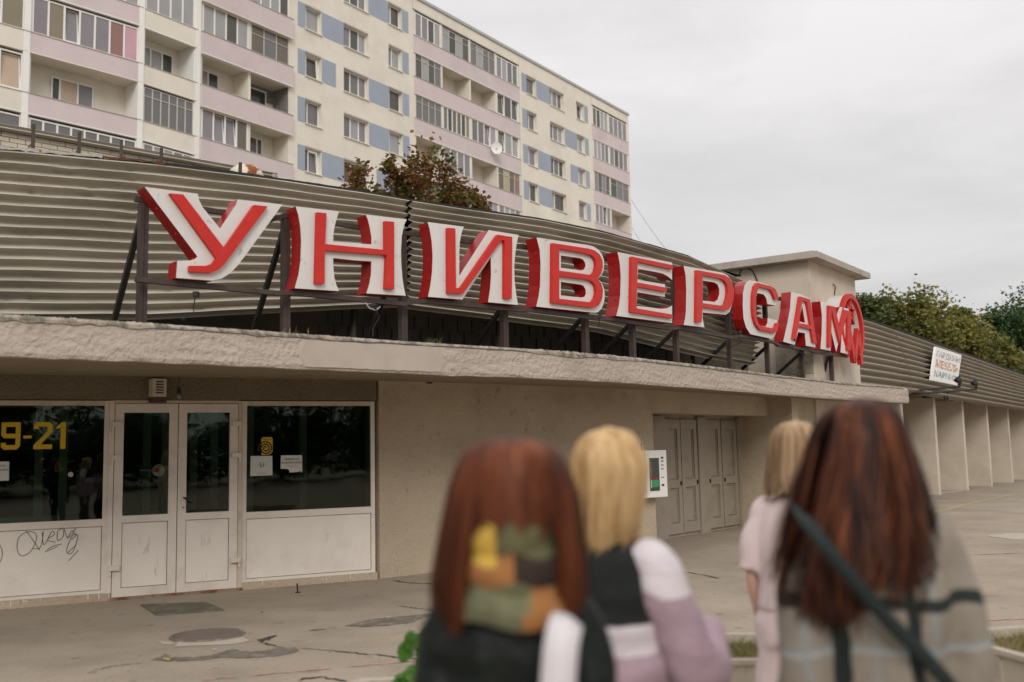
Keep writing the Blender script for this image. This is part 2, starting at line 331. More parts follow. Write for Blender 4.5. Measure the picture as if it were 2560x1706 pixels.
# manhole
mh = (g1(918, 630)+g1(1300, 610))/2; mr = .29
t = thing('manhole_cover', 'round rusty iron manhole cover in the cracked asphalt', 'manhole cover', (mh[0], mh[1], 0))
r = MB(); ring = [(mh[0]+mr*math.cos(a), mh[1]+mr*math.sin(a)) for a in np.linspace(0, 2*math.pi, 41)]
r.grid([[(x, y, .005) for x, y in ring], [(mh[0]+(x-mh[0])*1.02, mh[1]+(y-mh[1])*1.02, .016) for x, y in ring], [(mh[0]+(x-mh[0])*1.11, mh[1]+(y-mh[1])*1.11, .014) for x, y in ring], [(mh[0]+(x-mh[0])*1.14, mh[1]+(y-mh[1])*1.14, .0) for x, y in ring]]).build('rim', M['asphalt_dark'], t)
lid = MB(); lid.grid([[(mh[0]+(x-mh[0])*s, mh[1]+(y-mh[1])*s, z) for x, y in ring] for s, z in ((.0, .012), (.5, .012), (.52, .016), (.6, .016), (.62, .012), (.9, .012), (.92, .017), (.98, .017), (1, .004))]).build('lid', M['iron'], t)
mt = [g1(750, 458), g1(1100, 445), g1(1200, 487), g1(838, 515)]
b = MB(); b.add([(p[0], p[1], .002) for p in mt]+[(p[0], p[1], .014) for p in mt], [(4, 5, 6, 7), (0, 3, 7, 4), (0, 4, 5, 1), (1, 5, 6, 2), (2, 6, 7, 3)])
tag(b.build('door_mat', mat('worn_rubber_mat', (.13, .115, .085), .9, .2, 8, c2=(.2, .175, .14), c2_scale=4)), 'worn thin brown doormat lying skewed on asphalt before the double doors', 'doormat')
p = g1(1593, 390)
t = thing('steel_stub', 'short black steel stub sticking out of the pavement below the notice window', 'stub', tuple(p))
MB().bar((p[0], p[1], 0), (p[0]-.01, p[1], .105), .035, .012).build('flat_bar', M['black'], t); MB().box(p, (np.array([1., 0, 0]), np.array([0, 1., 0]), Zv), (-.03, -.025, 0), (.03, .025, .008)).build('foot_plate', M['black'], t)
for k2, (x, y, s) in enumerate([(895, 755, .03), (925, 742, .025), (880, 748, .02), (1400, 500, .025), (2080, 528, .03), (1150, 700, .02)]):
    q = g1(x, y); a = rng.uniform(0, 6.28); u = np.array([math.cos(a), math.sin(a), 0])*s; v = np.array([-math.sin(a), math.cos(a), 0])*s*.6; q = q+np.array([0, 0, .008])
    b = MB(); b.add([q-u, q-u*.3+v+Zv*.006, q+u*.5+v*.7+Zv*.003, q+u+Zv*.008, q+u*.5-v*.8+Zv*.004, q-u*.3-v+Zv*.005], [(0, 1, 2, 3, 4, 5)])
    tag(b.build('fallen_leaf', mat('fallen_leaf', [(.42, .34, .06), (.40, .30, .08), (.36, .30, .10), (.22, .08, .04), (.42, .40, .25), (.5, .44, .3)][k2], .8, .1)),
        ['yellow fallen leaf in the broken asphalt', 'pale yellow fallen leaf beside the broken asphalt', 'small yellow leaf at the tip of the broken asphalt', 'small brown leaf lying in front of the doors', 'pale leaf lying on the damp strip', 'light leaf between manhole and broken asphalt'][k2], 'leaf')
# ================================================================== apartment block
TH = rad(34.7); AX = frame(TH); P0 = at_y(744, 240, 55.145)
P0 = np.array([P0[0], P0[1], 0.]); TA = rad(42.4); AXA = frame(TA); PJ = P0 + AX[0]*(-10.18)
apt = thing('apartment_block', 'tall cream prefabricated apartment block with pink balcony bands and blue wall panels', 'building', tuple(P0 + AX[0]*15))
def bx(ax, o, u0, u1, n0, n1, z0, z1): return MB().box(o, ax, (u0, n0, z0), (u1, n1, z1))
def wall_with_openings(ax, o, u0, u1, z0, z1, ops, depth, name, m, parent):
    us = sorted({u0, u1, *[a for q in ops for a in q[:2]]}); zs = sorted({z0, z1, *[a for q in ops for a in q[2:]]}); b = MB()
    pt = lambda u, n, z: o+ax[0]*u+ax[1]*n+ax[2]*z
    for i in range(len(us)-1):
        for j in range(len(zs)-1):
            cu, cz = (us[i]+us[i+1])/2, (zs[j]+zs[j+1])/2
            if any(q[0] < cu < q[1] and q[2] < cz < q[3] for q in ops): continue
            b.add([pt(us[i], 0, zs[j]), pt(us[i+1], 0, zs[j]), pt(us[i+1], 0, zs[j+1]), pt(us[i], 0, zs[j+1])], [(0, 1, 2, 3)])
    for a, c, d, e in ops:
        for p4 in (((a, d), (c, d)), ((c, d), (c, e)), ((c, e), (a, e)), ((a, e), (a, d))):
            (x1, y1), (x2, y2) = p4
            b.add([pt(x1, 0, y1), pt(x1, -depth, y1), pt(x2, -depth, y2), pt(x2, 0, y2)], [(0, 1, 2, 3)])
    return b.build(name, m, parent)
def window(ax, o, u0, u1, z0, z1, n, mull, parent, panes=None, fw=.06, fm=None, sill=True, name='window', tilt=None, trans=None, d=.07):
    """frame with mullions at fractions mull; each pane its own sub-part"""
    fm = fm or M['pvc']; b = MB()
    b.box(o, ax, (u0, n-d, z0), (u0+fw, n, z1)); b.box(o, ax, (u1-fw, n-d, z0), (u1, n, z1)); b.box(o, ax, (u0+fw, n-d, z0), (u1-fw, n, z0+fw)); b.box(o, ax, (u0+fw, n-d, z1-fw), (u1-fw, n, z1))
    ed = [u0+fw]
    for f in mull:
        c = u0+(u1-u0)*f; b.box(o, ax, (c-fw*.6, n-d, z0+fw), (c+fw*.6, n+.003, z1-fw)); ed += [c-fw*.6, c+fw*.6]
    ed.append(u1-fw)
    if trans:
        zt = z0+(z1-z0)*trans
        for i in range(0, len(ed), 2): b.box(o, ax, (ed[i], n-d, zt-fw*.4), (ed[i+1], n-.004, zt+fw*.4))
    wdw = b.build(name, fm, parent)
    for i in range(0, len(ed), 2):
        pm = (panes[i//2] if panes and i//2 < len(panes) and panes[i//2] else PANES[int(rng.integers(0, 4))])
        if tilt and i//2 in tilt:
            pb = MB(); s = MB(); L = z1-z0-2*fw
            A2 = (ax[0], ax[1]*math.cos(.09)-Zv*math.sin(.09)*0, Zv*math.cos(.1)-ax[1]*math.sin(.1)); oo = o+ax[1]*(n-d*.5)+Zv*(z0+fw)
            pb.box(oo, A2, (ed[i]+.05, -.02, .05), (ed[i+1]-.05, -.01, L-.05)); pb.build('pane', pm, wdw)
            for (a, c, e, f2) in ((ed[i], ed[i]+.05, 0, L), (ed[i+1]-.05, ed[i+1], 0, L), (ed[i]+.05, ed[i+1]-.05, 0, .05), (ed[i]+.05, ed[i+1]-.05, L-.05, L)): s.box(oo, A2, (a, -.03, e), (c, .01, f2))
            s.build('tilted_sash', fm, wdw)
            MB().box(o, ax, (ed[i], n-d-.25, z0+fw), (ed[i+1], n-d-.2, z1-fw)).build('gap_shade', PANE_DARK, wdw)  # dark sheet painted in for the shade behind an open sash
        else:
            MB().box(o, ax, (ed[i], n-d*.7, z0+fw), (ed[i+1], n-d*.5, z1-fw)).build('pane', pm, wdw)
    if sill: MB().box(o, ax, (u0-.05, n, z0-.045), (u1+.05, .10, z0-.005)).build('sill', M['pvc'], wdw)
    return wdw
FL = 2.835
# --- flat bays
def flat_bay(u0, u1, cols, blues, rows):
    ops = [(a, b2, 29.03-FL*k, 30.48-FL*k) for k in rows for (a, b2) in cols]
    wall_with_openings(AX, P0, u0, u1, 0, 31.73, ops, .34, 'wall', M['cream'], apt)
    for k in rows:
        for ci, (a, b2) in enumerate(cols):
            mull = [.36, .70] if b2-a > 1.7 else [[.36], [.42], [.3], [.5]][int(rng.integers(0, 4))]
            if b2-a < 1.7 and rng.random() < .25: mull = [.22]
            if b2-a > 1.7 and rng.random() < .3: mull = [.36]
            window(AX, P0, a+.005, b2-.005, 29.03-FL*k, 30.475-FL*k, -.25, mull, apt, tilt=({len(mull)} if rng.random() < .2 else None))
            MB().box(P0, AX, (a, .0, 30.48-FL*k), (b2, .012, 30.56-FL*k)).build('lintel_stripe', M['lilac'], apt)
    for k, a, b2 in blues:
        z0, z1 = 29.03-FL*k, 30.5-FL*k
        MB().box(P0, AX, (a, -.01, z0), (b2, .014, z1)).build('blue_panel', M['blue'], apt)
c1 = [(.58, 1.88), (3.74, 5.92), (7.8, 9.12)]
flat_bay(-.52, 10.28, c1, [(0, 5.93, 7.79), (0, 9.13, 9.77), (0, 0, .57), (1, 0, .57), (1, 1.9, 3.73), (1, 9.13, 9.77), (2, 0, .57), (2, 1.9, 3.06), (2, 5.94, 7.79), (2, 9.13, 9.77), (3, 0, .57), (3, 5.94, 7.79), (3, 9.13, 9.77), (4, 0, .57), (4, 1.9, 3.73), (4, 6.6, 7.79), (4, 9.13, 9.77), (5, 0, .57), (5, 5.94, 7.79)], range(6))
c2 = [(23.75, 25.11), (27.03, 29.25), (31.2, 32.5)]
flat_bay(22.72, 33.76, c2, [(0, 23.07, 23.74), (0, 25.13, 27.02), (0, 32.51, 33.11), (1, 23.07, 23.74), (1, 29.27, 31.19), (1, 32.51, 33.11), (2, 23.07, 23.74), (2, 25.13, 27.02), (2, 30.0, 31.19), (2, 32.51, 33.11), (3, 23.07, 23.74), (3, 25.13, 27.02), (3, 32.51, 33.11), (4, 23.07, 23.74), (4, 29.27, 31.19), (4, 32.51, 33.11)], range(5))
# --- balcony bays
def balcony_bay(ax, o, u0, u1, divs, tops, ph, cells, zt_gap, pm, proud=.10, z_top=31.73, dw=.17, cream_edge=.0, dm=None):
    """divs: divider positions; tops: parapet tops from above; ph: parapet height; cells[(row, col)] -> dict"""
    e = [u0]+divs+[u1]; D = 1.25; dm = dm or M['cream']
    MB().box(o, ax, (u0, -D-.1, 0), (u1, -D, z_top)).build('loggia_wall', M['cream'], apt)
    for d in e:
        a, b2 = (d-dw/2, d+dw/2)
        if d == u0: a, b2 = d, d+dw
        if d == u1: a, b2 = d-dw, d
        MB().box(o, ax, (a, -D, 0), (b2, -.005, tops[0]+1.83)).build('partition', dm, apt)
    for r2, T in enumerate(tops):
        MB().box(o, ax, (u0+.003, -D, T-ph+.04), (u1-.003, -.06, T-ph+.2)).build('floor_slab', M['cream'], apt)
        bal = MB().box(o, ax, (u0, -.06, T-ph), (u1, proud, T)).build('balcony_front', pm, apt)
        MB().box(o, ax, (u0-.02, -.09, T), (u1+.02, proud+.03, T+.035)).build('coping', M['concrete'], bal)
        MB().box(o, ax, (u0+.01, -.06, T-ph-.05), (u1-.01, proud+.02, T-ph)).build('drip_edge', M['pvc'] if r2 % 2 == 0 else M['cream'], bal)
        for c in range(len(e)-1):
            a, b2 = e[c]+dw*.55, e[c+1]-dw*.55
            if c == 0: a = e[c]+dw
            if c == len(e)-2: b2 = e[c+1]-dw
            z0, z1 = T+.036, (T+zt_gap)
            d = cells.get((r2, c)) or {'t': 'g', 'n': 4}
            k = d['t']
            if k == 'g':
                nn = d.get('n', 4); window(ax, o, a, b2, z0, z1, .0, [(i+1)/nn for i in range(nn-1)], apt, d.get('p'), .07, sill=False, name='balcony_glazing', tilt=d.get('tilt'))
            elif k == 'old':
                nn = d.get('n', 4); window(ax, o, a, b2, z0, z1-.02, .0, [(i+1)/nn for i in range(nn-1)], apt, d.get('p'), .045, M['paintwood'], sill=False, name='balcony_glazing', trans=d.get('tr', .72))
            if k in ('open',) or d.get('back'):
                bw = d.get('bw', (.12, .55)); wa, wb = a+(b2-a)*bw[0], a+(b2-a)*bw[1]
                window(ax, o, wa, wb, T-.25, z1-.22, -D+.08, d.get('m', [.5]), apt, d.get('p'), .07, sill=False, name='loggia_window')
    return
topsB = [29.1-FL*k for k in range(5)]
balcony_bay(AX, P0, 10.28, 22.70, [13.25, 16.47, 19.65], topsB, 1.12, {
    (0, 1): {'t': 'old', 'n': 4, 'p': [None, PANE_DARK]}, (0, 2): {'t': 'old', 'n': 4}, (0, 0): {'t': 'g', 'n': 4, 'p': [PANES[1], PANES[1], PANES[3], PANES[2]]},
    (1, 0): {'t': 'old', 'n': 4, 'tr': .78}, (1, 1): {'t': 'open', 'p': [PANE_TEAL, PANE_TEAL], 'bw': (.1, .5), 'm': []}, (1, 2): {'t': 'open', 'bw': (.1, .5), 'p': [PANE_DARK, PANE_DARK]}, (1, 3): {'t': 'g', 'n': 3, 'tilt': {0, 2}},
    (2, 0): {'t': 'old', 'n': 4, 'p': [PANES[0]]*4}, (2, 1): {'t': 'g', 'n': 6, 'p': [PANES[0], PANE_DARK, PANES[4], PANES[4], PANE_DARK, PANE_TAN]}, (2, 2): {'t': 'g', 'n': 4, 'tilt': {2}, 'p': [PANES[0], PANES[0], PANES[1], PANES[2]]}, (2, 3): {'t': 'g', 'n': 3, 'tilt': {0, 2}},
    (3, 0): {'t': 'open', 'bw': (.1, .42), 'm': [], 'p': [PANE_TEAL]}, (3, 1): {'t': 'g', 'n': 4, 'p': [PANES[1]]*4}, (3, 2): {'t': 'open', 'bw': (.1, .5), 'm': [], 'p': [PANE_TEAL]}, (3, 3): {'t': 'old', 'n': 4, 'p': [PANES[4], PANE_YEL, PANES[4], PANE_RED]},
    (4, 0): {'t': 'open', 'bw': (.3, .8)}, (4, 1): {'t': 'old', 'n': 5}, (4, 2): {'t': 'old', 'n': 5}}, 1.68, M['pink'], proud=.05)
MB().box(P0, AX, (10.2, -1.3, 30.93), (22.78, .0, 31.73)).build('top_band', M['cream'], apt)
MB().box(P0, AX, (10.2, .0, 30.90), (22.70, .06, 30.95)).build('drip_edge', M['concrete'], apt)
balcony_bay(AX, P0, 33.76, 40.25, [36.68], topsB, 1.1, {(0, 0): {'t': 'g', 'n': 4, 'p': [PANES[4], PANE_DARK, PANES[2], PANES[2]]}, (0, 1): {'t': 'g', 'n': 4, 'p': [PANES[1]]*4}, (1, 0): {'t': 'g', 'n': 4}, (1, 1): {'t': 'g', 'n': 4},
    (2, 0): {'t': 'old', 'n': 4, 'tr': .22}, (2, 1): {'t': 'old', 'n': 3, 'p': [PANE_DARK, PANES[0], PANES[0]]}, (3, 0): {'t': 'g', 'n': 4, 'tilt': {2}}, (3, 1): {'t': 'open', 'bw': (0, .2), 'm': []}}, 1.68, M['pink'], proud=.05)
MB().box(P0, AX, (33.7, -1.3, 30.93), (40.25, .0, 31.73)).build('top_band', M['cream'], apt)
MB().box(P0, AX, (33.76, .0, 30.90), (40.0, .06, 30.95)).build('drip_edge', M['concrete'], apt)
MB().box(P0, AX, (40.25, -13, 0), (40.47, .0, 31.73)).build('end_wall', M['cream'], apt)
tB0 = [29.1-FL*k for k in range(5)]
brickish = mat('brick_pattern_lining', (.2, .19, .17), .9, .7, 9, bump=.5, bscale=30, stretch=(1, 1, 2.5))
balcony_bay(AX, P0, -6.78, -.52, [-3.5], tB0, 1.12, {(1, 1): {'t': 'g', 'n': 4}, (2, 0): {'t': 'g', 'n': 4, 'p': [PANES[2], PANES[2], PANES[3], PANES[2]]}, (2, 1): {'t': 'old', 'n': 3, 'tr': .68, 'p': [PANES[4], PANES[0], PANES[4]]},
    (3, 0): {'t': 'open', 'bw': (.2, .66), 'p': [PANES[2], PANE_DARK]}, (3, 1): {'t': 'open', 'bw': (.15, .78), 'm': [], 'p': [PANE_DARK]}, (4, 0): {'t': 'g', 'n': 4, 'tilt': {1, 2}, 'p': [PANES[1], PANES[1], PANES[1], PANES[4]]}, (4, 1): {'t': 'open', 'bw': (.2, .68), 'm': [.7], 'p': [PANES[4], PANES[3]]}}, 1.70, M['pink'], proud=.22)
MB().box(P0, AX, (-6.78, -1.35, 30.93), (-.52, .0, 31.73)).build('top_band', M['cream'], apt)
T3 = tB0[3]
MB().box(P0, AX, (-.72, -1.24, T3+.04), (-.70, -.02, T3+1.7)).build('brick_lining', brickish, apt)
MB().box(P0, AX, (-3.38, -1.245, T3+.9), (-.72, -1.235, T3+1.7)).build('brick_lining', brickish, apt)
for q in (-4.25, -3.95): MB().box(P0+AX[0]*q, (AX[0]*.97+Zv*.12, AX[1], Zv*.97-AX[0]*.12), (0, -.75, T3+.0), (.25, -.72, T3+.72)).build('brown_board', mat('brown_board', (.42, .24, .13), .8, .1), apt)
# cream loggias at the bend and the angled wing
tC = [29.13-FL*k for k in range(6)]
for k, o5 in ((1, 0),): pass
balcony_bay(AX, P0, -10.18, -6.96, [], tC, .92, {(1, 0): {'t': 'g', 'n': 4, 'p': [PANES[2]]*4}, (2, 0): {'t': 'g', 'n': 4, 'p': [PANES[2]]*4}, (3, 0): {'t': 'open', 'bw': (.15, .86), 'm': [.35, .68], 'p': [PANES[2], PANES[2], PANE_DARK]},
    (4, 0): {'t': 'old', 'n': 6, 'tr': .74, 'p': [PANES[0]]*6}, (5, 0): {'t': 'g', 'n': 5}}, 1.80, M['cream'], proud=.08, dm=M['pvc'])
MB().box(P0, AX, (-7.08, -.3, 0), (-6.79, .1, 31.73)).build('pilaster', M['pvc'], apt)
balcony_bay(AXA, PJ, -5.37, -.02, [], tC, .9, {(3, 0): {'t': 'g', 'n': 7, 'p': [PANES[1], PANE_TAN, PANES[1], PANES[1], PANES[1], PANE_RED, PANE_PINK], 'tilt': {2}}, (2, 0): {'t': 'g', 'n': 7, 'p': [PANES[2], PANES[1], PANES[2], PANES[1], PANES[2], PANE_PEACH, PANES[2]]},
    (4, 0): {'t': 'open', 'bw': (.28, .68), 'm': [.2, .62], 'p': [PANE_DARK, PANE_PEACH, PANES[1]]}, (5, 0): {'t': 'g', 'n': 8, 'p': [PANES[0]]*8}}, 1.78, M['pink'], proud=.10, dm=M['pvc'])
balcony_bay(AXA, PJ, -10.6, -5.37, [], tC, .9, {(3, 0): {'t': 'g', 'n': 5, 'p': [PANES[2], PANES[2], PANES[0], PANES[0], PANE_TAN], 'tilt': {3}}, (4, 0): {'t': 'g', 'n': 5, 'p': [PANES[2]]*4+[PANE_PEACH], 'tilt': {4}}, (5, 0): {'t': 'g', 'n': 5}}, 1.78, M['cream'], proud=.10, dm=M['pvc'])
for u in (-5.58, -.22): MB().box(PJ, AXA, (u, -.2, 0), (u+.28, .115, 31.73)).build('pilaster', M['pvc'], apt)
for u0, u1 in ((-10.6, -5.37), (-5.37, -.02)): MB().box(PJ, AXA, (u0, -1.35, 31.0), (u1, .0, 31.73)).build('top_band', M['cream'], apt)
MB().box(P0, AX, (-10.18, -1.35, 31.0), (-6.79, .0, 31.735)).build('top_band', M['cream'], apt)
MB().box(PJ, AXA, (-5.37, .0, 0), (-5.30, .05, .1)).build('wall', M['cream'], apt)
rf = MB().box(P0, AX, (-10.3, -13, 31.735), (40.52, .10, 31.93)).build('roof', mat('grey_roof_cap', (.42, .43, .42), .7, .1), apt)
MB().box(PJ, AXA, (-10.7, -12, 31.74), (.1, .10, 31.935)).build('roof', M['concrete'], apt)
for u in (26.0, 31.7, 12.0):
    v = MB(); pc = P0+AX[0]*u+AX[1]*(-1.6); a = [pc+AX[0]*(.45*math.cos(s))+Zv*(32.25+.28*math.sin(s)) for s in np.linspace(0, math.pi, 9)]
    v.grid([a, [q-AX[1]*.7 for q in a]]); v.box(pc, AX, (-.35, -.6, 31.93), (.35, -.1, 32.3)); v.build('roof_vent', M['dark'], rf)
dp = P0+AX[0]*18.9+AX[1]*.45+Zv*23.35; d = MB(); dn = AX[1]*.75-AX[0]*.6; dn = dn/np.linalg.norm(dn); dx = np.cross(dn, Zv); rows = []
for s in (0, .33, .66, 1): rows.append([dp+(dx*math.cos(a)*.42+Zv*math.sin(a)*.45)*s+dn*(.12*s*s) for a in np.linspace(0, 2*math.pi, 21)])
dish = tag(d.grid(rows).build('satellite_dish', M['pvc']), 'white satellite dish bolted to a pink balcony band of the block', 'satellite dish')
MB().bar(dp, dp+dn*.5-Zv*.2, .03, .03).build('feed_arm', M['dark'], dish); MB().bar(dp, P0+AX[0]*18.9+AX[1]*.0+Zv*23.2, .05, .05).build('bracket', M['dark'], dish)
# ================================================================== supermarket (curved, one storey)
shop = thing('shop_building', 'low curved concrete supermarket with corrugated metal fascia and plaster canopy', 'building', (0, 14, 0))
X2 = lambda p: np.array([p[0], p[1], 0.])
FC = [(-13.2, 7.15), (-9.2, 9.14), (-5.57, 10.96), (-1.77, 12.87), (2.24, 16.09), (4.95, 19.35), (7.3, 22.55)]
FCs = catmull([(-13.2, 6.6), (-9.2, 8.9), (-5.57, 10.96), (-1.77, 13.0), (2.24, 16.15), (4.95, 19.35), (7.3, 22.55)], 14)
QA = np.array([-5.57, 10.96, 0]); QB = np.array([-1.77, 12.87, 0]); QD = (QB-QA)/np.linalg.norm(QB-QA); QN = np.array([QD[1], -QD[0], 0]); QX = (QD, QN, Zv); QL = np.linalg.norm(QB-QA)
def qb(u0, u1, n0, n1, z0, z1): return MB().box(QA, QX, (u0, n0, z0), (u1, n1, z1))
# lintel, plinth, wall left of the frame
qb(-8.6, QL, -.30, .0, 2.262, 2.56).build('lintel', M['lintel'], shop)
qb(-8.6, -2.6, -.3, .0, 0, 2.26).build('wall', M['wall'], shop)
qb(-2.6, 1.10, -.16, .012, 0, .082).build('plinth', M['wall'], shop); qb(2.56, QL, -.16, .012, 0, .082).build('plinth', M['wall'], shop)
GASK = mat('grey_gasket', (.33, .30, .27), .8, .1)
def shop_window(u0, u1, name, frame_top, mid, lead):
    b = MB(); n0, n1 = -.09, -.02; zt, zg, zp = 2.25, .90, .83
    b.box(QA, QX, (u0, n0, .083), (u0+.05, n1, zt)); b.box(QA, QX, (u1-.05, n0, .083), (u1, n1, zt))
    b.box(QA, QX, (u0+.05, n0, zp), (u1-.05, n1, zg+.01)); b.box(QA, QX, (u0+.05, n0, .083), (u1-.05, n1, .118))
    w = b.build(name, M['frame_white'], shop)
    MB().box(QA, QX, (u0+.05, n0, zt-.055), (u1-.05, n1-.002, zt)).build('head', M['old_frame'], w)
    MB().box(QA, QX, (u0+.058, n0+.02, .126), (u1-.058, n1-.016, zp-.008)).build('lower_panel', M['panel'], w)
    MB().box(QA, QX, (u0+.05, n0+.021, .118), (u1-.05, n1-.03, zp)).build('gasket', GASK, w)
    MB().box(QA, QX, (u0+.05, n0+.03, zg+.01), (u1-.05, n0+.036, zt-.055)).build('pane', M['glass'], w)
    return w
win_l = shop_window(-2.6, 1.05, 'shop_window', 0, 0, 0); win_r = shop_window(2.56, 4.235, 'shop_window', 0, 0, 0)
# paint drips and cream post between
qb(1.05, 1.105, -.10, .0, .02, 2.25).build('door_post', M['frame_white'], shop); qb(2.505, 2.56, -.10, .0, .02, 2.25).build('door_post', M['old_frame'], shop)
qb(1.105, 2.505, -.10, -.005, 2.222, 2.255).build('door_head', M['old_frame'], shop)
for k in range(26):
    u = rng.uniform(-2.0, 1.1) if k < 20 else rng.uniform(2.7, 4.1); L = rng.uniform(.02, .065)*(1 if k > 3 else 1.1); qb(u, u+rng.uniform(.004, .009), -.019, .0145, .083-L, .092).build('paint_drip', M['panel'], shop)
def door_leaf(u0, u1, hinge_left):
    b = MB(); n0, n1 = -.075, .0; fw = .095
    b.box(QA, QX, (u0, n0, .03), (u0+fw, n1, 2.215)); b.box(QA, QX, (u1-fw, n0, .03), (u1, n1, 2.215))
    for z0, z1 in ((.03, .125), (.855, .935), (2.112, 2.215)): b.box(QA, QX, (u0+fw, n0, z0), (u1-fw, n1, z1))
    d = b.build('entrance_door', M['frame_white'], shop)
    MB().box(QA, QX, (u0+fw+.008, n0+.02, .133), (u1-fw-.008, n1-.018, .847)).build('lower_panel', M['panel'], d)
    MB().box(QA, QX, (u0+fw, n0+.021, .125), (u1-fw, n1-.032, .855)).build('gasket', GASK, d)
    MB().box(QA, QX, (u0+fw, n0+.03, .935), (u1-fw, n0+.036, 2.112)).build('pane', M['glass'], d)
    for z in (1.95, 1.57, .33):
        h = MB(); s = (u0-.035, u0+.075) if hinge_left else (u1-.075, u1+.035)
        h.box(QA, QX, (s[0], .001, z), (s[1], .045, z+.055)); e = (u0-.035, u0-.01) if hinge_left else (u1+.01, u1+.035)
        h.box(QA, QX, (e[0], .001, z-.06), (e[1], .028, z)); h.build('hinge', M['frame_white'], d)
    return d
dl = door_leaf(1.112, 1.803, True); dr = door_leaf(1.812, 2.50, False)
MB().box(QA, QX, (1.86, .001, .97), (1.893, .012, 1.21)).build('handle_plate', M['frame_white'], dr)
h = MB(); h.tube([QA+QD*1.877+QN*.01+Zv*1.115, QA+QD*1.88+QN*.05+Zv*1.115, QA+QD*1.91+QN*.055+Zv*1.095, QA+QD*1.975+QN*.05+Zv*1.045], [.009, .010, .010, .008], 8); h.build('handle', M['black'], dr)
MB().tube([QA+QD*1.877+QN*.012+Zv*1.0, QA+QD*1.877+QN*.016+Zv*1.0], .009, 10).build('keyhole', M['black'], dr)
qb(1.1, 2.56, -.12, .045, .0, .030).build('threshold', mat('rusty_threshold', (.26, .19, .14), .9, .25, 6, c2=(.17, .065, .035), c2_scale=5, c2_lo=.5, c2_hi=.6), shop)
# interior
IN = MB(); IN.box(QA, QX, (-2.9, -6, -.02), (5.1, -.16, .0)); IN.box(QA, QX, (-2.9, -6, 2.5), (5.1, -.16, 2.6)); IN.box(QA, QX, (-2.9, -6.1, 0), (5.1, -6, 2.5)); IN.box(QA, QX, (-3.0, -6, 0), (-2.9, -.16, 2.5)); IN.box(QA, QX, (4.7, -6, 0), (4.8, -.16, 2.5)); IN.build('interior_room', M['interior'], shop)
for u, n in ((.30, -.6), (.56, -.6), (-.40, -.6), (1.50, -.7), (1.72, -.7), (2.05, -.7), (2.30, -.7), (2.75, -.7), (3.6, -1.3)):
    b = MB(); b.box(QA, QX, (u, n-.06, 0), (u+.09, n, 2.3)); b.build('vestibule_post', M['interior_white'], shop)
for u0, u1, n in ((-.40, .65, -.62), (1.50, 2.84, -.72)):
    for z in (.85, 2.2): qb(u0, u1, n-.05, n-.01, z, z+.09).build('vestibule_rail', M['interior_white'], shop)
    qb(u0, u1, n-.04, n-.02, .02, .85).build('vestibule_panel', M['interior_white'], shop)
# plain wall, recess with old doors, return wall, wall up to the fins
def wall_seg(a, b, z0, z1, th, name, m):
    a = X2(a); b = X2(b); D = (b-a)/np.linalg.norm(b-a); N = np.array([D[1], -D[0], 0]); L = np.linalg.norm(b-a)
    return MB().box(a, (D, N, Zv), (0, -th, z0), (L, 0, z1)).build(name, m, shop), a, (D, N, Zv), L
wall_seg((-1.74, 12.89), (2.24, 16.09), 0, 2.6, .35, 'wall', M['wall'])
RA, RB = np.array([1.75, 16.42, 0]), np.array([4.45, 19.77, 0]); RD = (RB-RA)/np.linalg.norm(RB-RA); RN = np.array([RD[1], -RD[0], 0]); RX = (RD, RN, Zv); RL = np.linalg.norm(RB-RA)
MB().box(RA, RX, (0, -.25, 0), (RL, -.06, 2.6)).build('recess_wall', M['wall'], shop)
wall_seg((2.24, 16.09), (4.95, 19.35), 2.14, 2.6, .35, 'beam', M['wall'])
wall_seg((4.40, 19.80), (5.3, 19.0), 0, 2.6, .25, 'return_wall', M['wall'])
wall_seg((5.25, 19.1), (8.6, 24.4), 0, 2.6, .3, 'wall', M['wall'])
def ru(px, py): p = at_plane(px, py, RA, RN); return (p-RA) @ RD, p[2]
def old_leaf(px0, px1, parent_name):
    u0 = ru(px0, 1200)[0]; u1 = ru(px1, 1200)[0]; b = MB(); fw = .11; zt = 2.07; n0, n1 = -.058, -.01
    b.box(RA, RX, (u0, n0, .06), (u0+fw, n1, zt)); b.box(RA, RX, (u1-fw, n0, .06), (u1, n1, zt))
    for z0, z1 in ((.06, .24), (.86, 1.0), (zt-.17, zt)): b.box(RA, RX, (u0+fw, n0, z0), (u1-fw, n1, z1))
    d = b.build('old_door', M['old_door'], shop)
    for z0, z1 in ((.24, .86), (1.0, zt-.17)):
        MB().box(RA, RX, (u0+fw, n0, z0), (u1-fw, n1-.034, z1)).build('door_panel', M['old_door'], d)
        e = MB()
        for q in ((u0+fw+.02, u0+fw+.035, z0+.02, z1-.02), (u1-fw-.035, u1-fw-.02, z0+.02, z1-.02), (u0+fw+.035, u1-fw-.035, z0+.02, z0+.035), (u0+fw+.035, u1-fw-.035, z1-.035, z1-.02)): e.box(RA, RX, (q[0], n1-.034, q[2]), (q[1], n1-.018, q[3]))
        e.build('panel_moulding', M['old_door'], d)
    MB().box(RA, RX, (u0+.03 if u0 % .1 > .05 else u1-.06, n1, .9), ((u0+.06) if u0 % .1 > .05 else u1-.03, n1+.02, .97)).build('door_lock', M['dark'], d)
for a, b2 in ((1668, 1706), (1708, 1747), (1773, 1807), (1810, 1846)): old_leaf(a, b2, '')
for a, b2 in ((1636, 1666), (1749, 1771), (1848, 1858)):
    u0, u1 = ru(a, 1200)[0], ru(b2, 1200)[0]; MB().box(RA, RX, (u0, -.058, 0), (u1, .01, 2.12)).build('door_frame', M['old_door'], shop)
